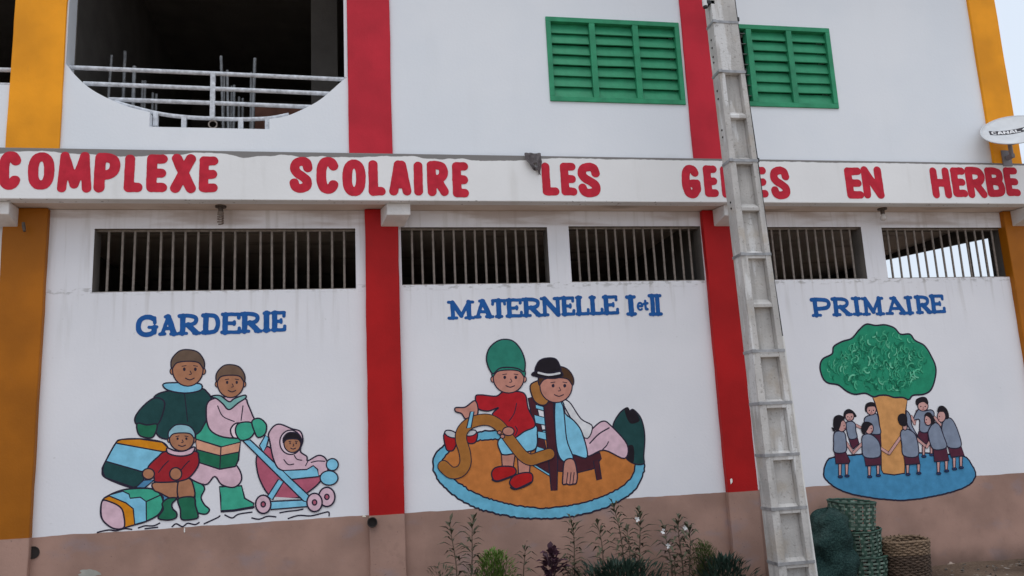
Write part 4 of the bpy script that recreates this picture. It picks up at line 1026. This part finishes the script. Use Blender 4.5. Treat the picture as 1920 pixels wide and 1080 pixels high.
for k in range(14):
    a = random.uniform(0, 6.28); z = random.uniform(zt_-.05, zt_); r_ = rB*1.02
    m.tube([(r_*math.cos(a), r_*math.sin(a), z), (r_*1.06*math.cos(a+.12), r_*1.06*math.sin(a+.12), z+random.uniform(-.01, .03))], .002, 4)
tag(m.build('loose_strand', M_W2, wk), kind='stuff')
m = MB(); m.tube([(rB*.85*math.cos(2*math.pi*i/30), rB*.85*math.sin(2*math.pi*i/30), .01) for i in range(31)], .012, 5, False); m.add([(rB*.84*math.cos(2*math.pi*i/24), rB*.84*math.sin(2*math.pi*i/24), .015) for i in range(24)], [tuple(range(24))]); m.build('base', M_W1, wk)
# --- dark green net heap
sx = W(1553, 1000, -.42)[0]; stz = W(1553, 955, -.42)[1]
from mathutils import noise as mn
m = MB(); nu, nv = 56, 40; vs = []
for j in range(nv):
    v = j/(nv-1)
    for i in range(nu):
        a = 2*math.pi*i/nu
        prof_ = (1.05-.25*v)*(1 if v < .86 else math.sqrt(max(0, 1-((v-.86)/.14)**2)))
        nz = mn.noise((math.cos(a)*1.5, math.sin(a)*1.5, v*4))*.075 + .02 - .055*abs(mn.noise((math.cos(a)*2.2+3, math.sin(a)*2.2, v*3.2))) + mn.noise((math.cos(a)*4, math.sin(a)*4, v*11+5))*.022
        rx = .205*prof_+nz*(.4+prof_*.6); ry = .15*prof_+nz*.6*prof_
        vs.append((rx*math.cos(a)+.02*v, ry*math.sin(a), v*stz+.02*math.sin(3*a)*v))
m.add(vs, [(j*nu+i, j*nu+(i+1) % nu, (j+1)*nu+(i+1) % nu, (j+1)*nu+i) for j in range(nv-1) for i in range(nu)], True)
t = NT('green_netting', .9)
ck = t.rng(t.noise(90, 2), .45, .6)
c = t.mix(ck, (.014, .036, .034), (.028, .062, .055)); c = t.mix(t.mth('MULTIPLY', t.rng(t.noise(4, 4), .45, .7), .5), c, (.055, .085, .078))
o = m.build('net_sack', t.done(c, .9, 60, .02)); o.location = (sx, -.42, 0)
tag(o, 'dark green netting sack slumped between the utility pole and the green baskets', 'sack')

# --- plants along the wall
def leafmat(name, col, var=.3): 
    m = mat(name, col, .55, var, 12)
    return m
M_LF1 = leafmat('olive_leaf', (.075, .075, .045)); M_LF2 = leafmat('bright_leaf', (.10, .17, .03)); M_LF3 = leafmat('dark_leaf', (.022, .045, .032)); M_LF4 = leafmat('purple_leaf', (.055, .022, .035)); M_STEM = mat('woody_stem', (.14, .10, .07), .8)
M_FL = mat('white_petal', (.75, .74, .74), .6, .05)
def leaf(m, base, d, upv, L, wv, droop=.3):
    d = d.normalized(); side = d.cross(upv)
    if side.length < 1e-3: side = Vector((1, 0, 0))
    side.normalize(); p1 = base+d*L*.5+upv*L*.05; p2 = base+d*L-Vector((0, 0, 1))*L*droop
    m.add([base, p1-side*wv/2, p2, p1+side*wv/2, p1-upv*wv*.18], [(0,1,4),(1,2,4),(2,3,4),(3,0,4)])
def tall_plant(px, ptop, Y, label, lean=0, leaves=26, L=.085, mt=M_LF1, flowers=0, group='tall thin plants along the wall', bare=.35):
    X, Z = W(px, ptop, Y); rd = random.Random(int(px)*7)
    bxp = X - lean; o = empty('tall_plant', (bxp, Y, 0), label, 'plant', group)
    pts = [Vector((lean*(v**1.4)+.012*math.sin(v*7+px), .02*math.sin(v*5+px), Z*v)) for v in [i/10 for i in range(11)]]
    m = MB(); m.tube(pts, [.008-.0055*i/10 for i in range(11)], 6); m.build('stem', M_STEM, o)
    m = MB(); 
    for k in range(leaves):
        v = bare+(1-bare)*(k/(leaves-1))**.9; q = pts[min(9, int(v*10))].lerp(pts[min(10, int(v*10)+1)], v*10-int(v*10)); a = k*2.4+rd.uniform(-.4, .4); el_ = .25+.75*max(0, v-.75)/.25*1.0+rd.uniform(-.2, .25)
        d = Vector((math.cos(a)*math.cos(el_), math.sin(a)*math.cos(el_), math.sin(el_)))
        leaf(m, q, d, Vector((0, 0, 1)), L*rd.uniform(.7, 1.15)*(1.05-.35*max(0, v-.85)/.15), L*.24, rd.uniform(.1, .5))
    m.build('foliage', mt, o)
    for k in range(flowers):
        q = pts[-2-k*2] + Vector((rd.uniform(-.06, .05), -.04, rd.uniform(-.03, .04))); m = MB()
        for j in range(5):
            a = j*1.257+rd.random(); d = Vector((math.cos(a), -.35, math.sin(a))); s_ = Vector((-math.sin(a), 0, math.cos(a)))
            m.add([q, q+d*.014-s_*.009, q+d*.024, q+d*.014+s_*.009], [(0,1,2,3)])
        m.build('flower', M_FL, o)
    return o
tp = [(846,978,-.35,-.03,22,0,'leftmost tall thin plant, left of the bright green bush'), (890,972,-.32,.08,24,0,'tall thin plant leaning right, second from the left beside the bright bush'),
      (981,1020,-.4,.0,16,0,'short thin plant alone between the bright green bush and the purple one'), (1070,974,-.33,-.02,26,0,'tall thin plant just right of the purple-leaved bush'),
      (1121,980,-.34,-.03,22,0,'thin plant under the right part of the painted rug, left of the tallest one'), (1153,945,-.36,-.05,28,0,'tallest thin plant, its tip touching the edge of the painted rug'), (1195,958,-.33,.0,28,1,'tall thin plant right of the tallest one, with a white flower'),
      (1178,990,-.42,.03,16,0,'low thin plant in front of the two tallest ones'), (1248,985,-.36,-.02,20,2,'thin plant with white flowers left of the olive bush'), (1274,970,-.34,.02,24,1,'thin plant with forked top, between the white flowers and the olive bush'), (1290,986,-.40,.02,20,0,'thin plant rising directly left of the olive bush'), (1268,1040,-.46,.03,14,0,'small thin plant at the foot of the white-flowered ones')]
for px, pt, Y, ln, nl, fl, lb in tp: tall_plant(px, pt, Y, lb, ln, int(nl*1.45), .135 if pt < 1010 else .115, M_LF1, fl)
def bush(px, ptop, Y, rx, label, mt, n, L, wv, kind='bush', droop=.25, upb=.5):
    X, Z = W(px, ptop, Y); rd = random.Random(int(px)); o = empty(kind, (X, Y, 0), label, 'bush')
    m = MB(); st = MB()
    for k in range(max(6, n//40)):
        a = rd.uniform(0, 6.28); tip = Vector((rx*.7*math.cos(a)*rd.random(), rx*.7*math.sin(a)*rd.random(), Z*rd.uniform(.6, .92))); st.tube([(0,0,0), tip*.5+Vector((rx*.1*math.cos(a), 0, 0)), tip], [.008,.005,.002], 5)
    for k in range(n):
        a = rd.uniform(0, 6.283); u_ = rd.random()**.5; h = rd.uniform(.25, 1)
        env = rx*math.sqrt(max(.02, 1-((h-.5)/.56)**2)) * (1+.22*math.sin(3*a+px)+.18*math.sin(7*a+h*9))
        q = Vector((env*u_*math.cos(a), env*u_*math.sin(a), h*Z*(1+.04*math.sin(5*a))*.97))
        d = Vector((math.cos(a)*u_+rd.uniform(-.5, .5), math.sin(a)*u_+rd.uniform(-.5, .5), upb+rd.uniform(-.3, .6)))
        leaf(m, q, d, Vector((rd.uniform(-.3, .3), rd.uniform(-.3, .3), 1)).normalized(), L*rd.uniform(.6, 1.2), wv, droop)
    st.build('stem', M_STEM, o); m.build('foliage', mt, o); return o
bush(926, 1034, -.48, .155, 'bright green rounded bush below the left part of the rug', M_LF2, 1500, .05, .012, droop=.1, upb=.8)
bush(1034, 1034, -.50, .085, 'purple-leaved bush between the bright green bush and the tall plants', M_LF4, 150, .10, .045, upb=.5)
bush(1065, 1048, -.45, .085, 'small dull green bush directly right of the purple-leaved one', M_LF1, 120, .06, .018)
bush(823, 1062, -.5, .10, 'low leafy tuft at the far left end of the plant row', M_LF1, 140, .085, .014, upb=.7)
bush(890, 1058, -.52, .07, 'small leafy tuft tucked against the left side of the bright bush', M_LF1, 90, .07, .016, upb=.6)
bush(1163, 1062, -.55, .36, 'wide dark clump of spiky leaves under the tallest thin plants', M_LF3, 900, .10, .018, droop=.05, upb=.9)
bush(1318, 1020, -.45, .12, 'olive feathery bush left of the dark clump by the red column', leafmat('feathery_leaf', (.07, .10, .025)), 1500, .05, .006, droop=.1, upb=.9)
bush(1355, 1052, -.55, .20, 'dark spiky clump at the foot of the second red column', M_LF3, 520, .10, .018, droop=.05, upb=.9)
# pebbles and litter on the soil near the wall
pm = MB(); rp_ = random.Random(21)
for k in range(260):
    x, y = rp_.uniform(3.6, 7.5), rp_.uniform(-1.6, -.05); s_ = rp_.uniform(.006, .022)
    vs = [Vector((rp_.uniform(-1, 1), rp_.uniform(-1, 1), rp_.uniform(-.5, .8))).normalized()*s_ for _ in range(7)]
    bm = bmesh.new(); [bm.verts.new(v+Vector((x, y, .03+s_*.2))) for v in vs]; bmesh.ops.convex_hull(bm, input=bm.verts)
    bm.verts.index_update(); pm.add([v.co[:] for v in bm.verts], [tuple(v.index for v in f.verts) for f in bm.faces]); bm.free()
o = pm.build('gravel', mat('pebble', (.115, .095, .08), .9, .4, 40)); tag(o, 'scattered small stones on the bare soil by the wall', 'gravel', kind='stuff')
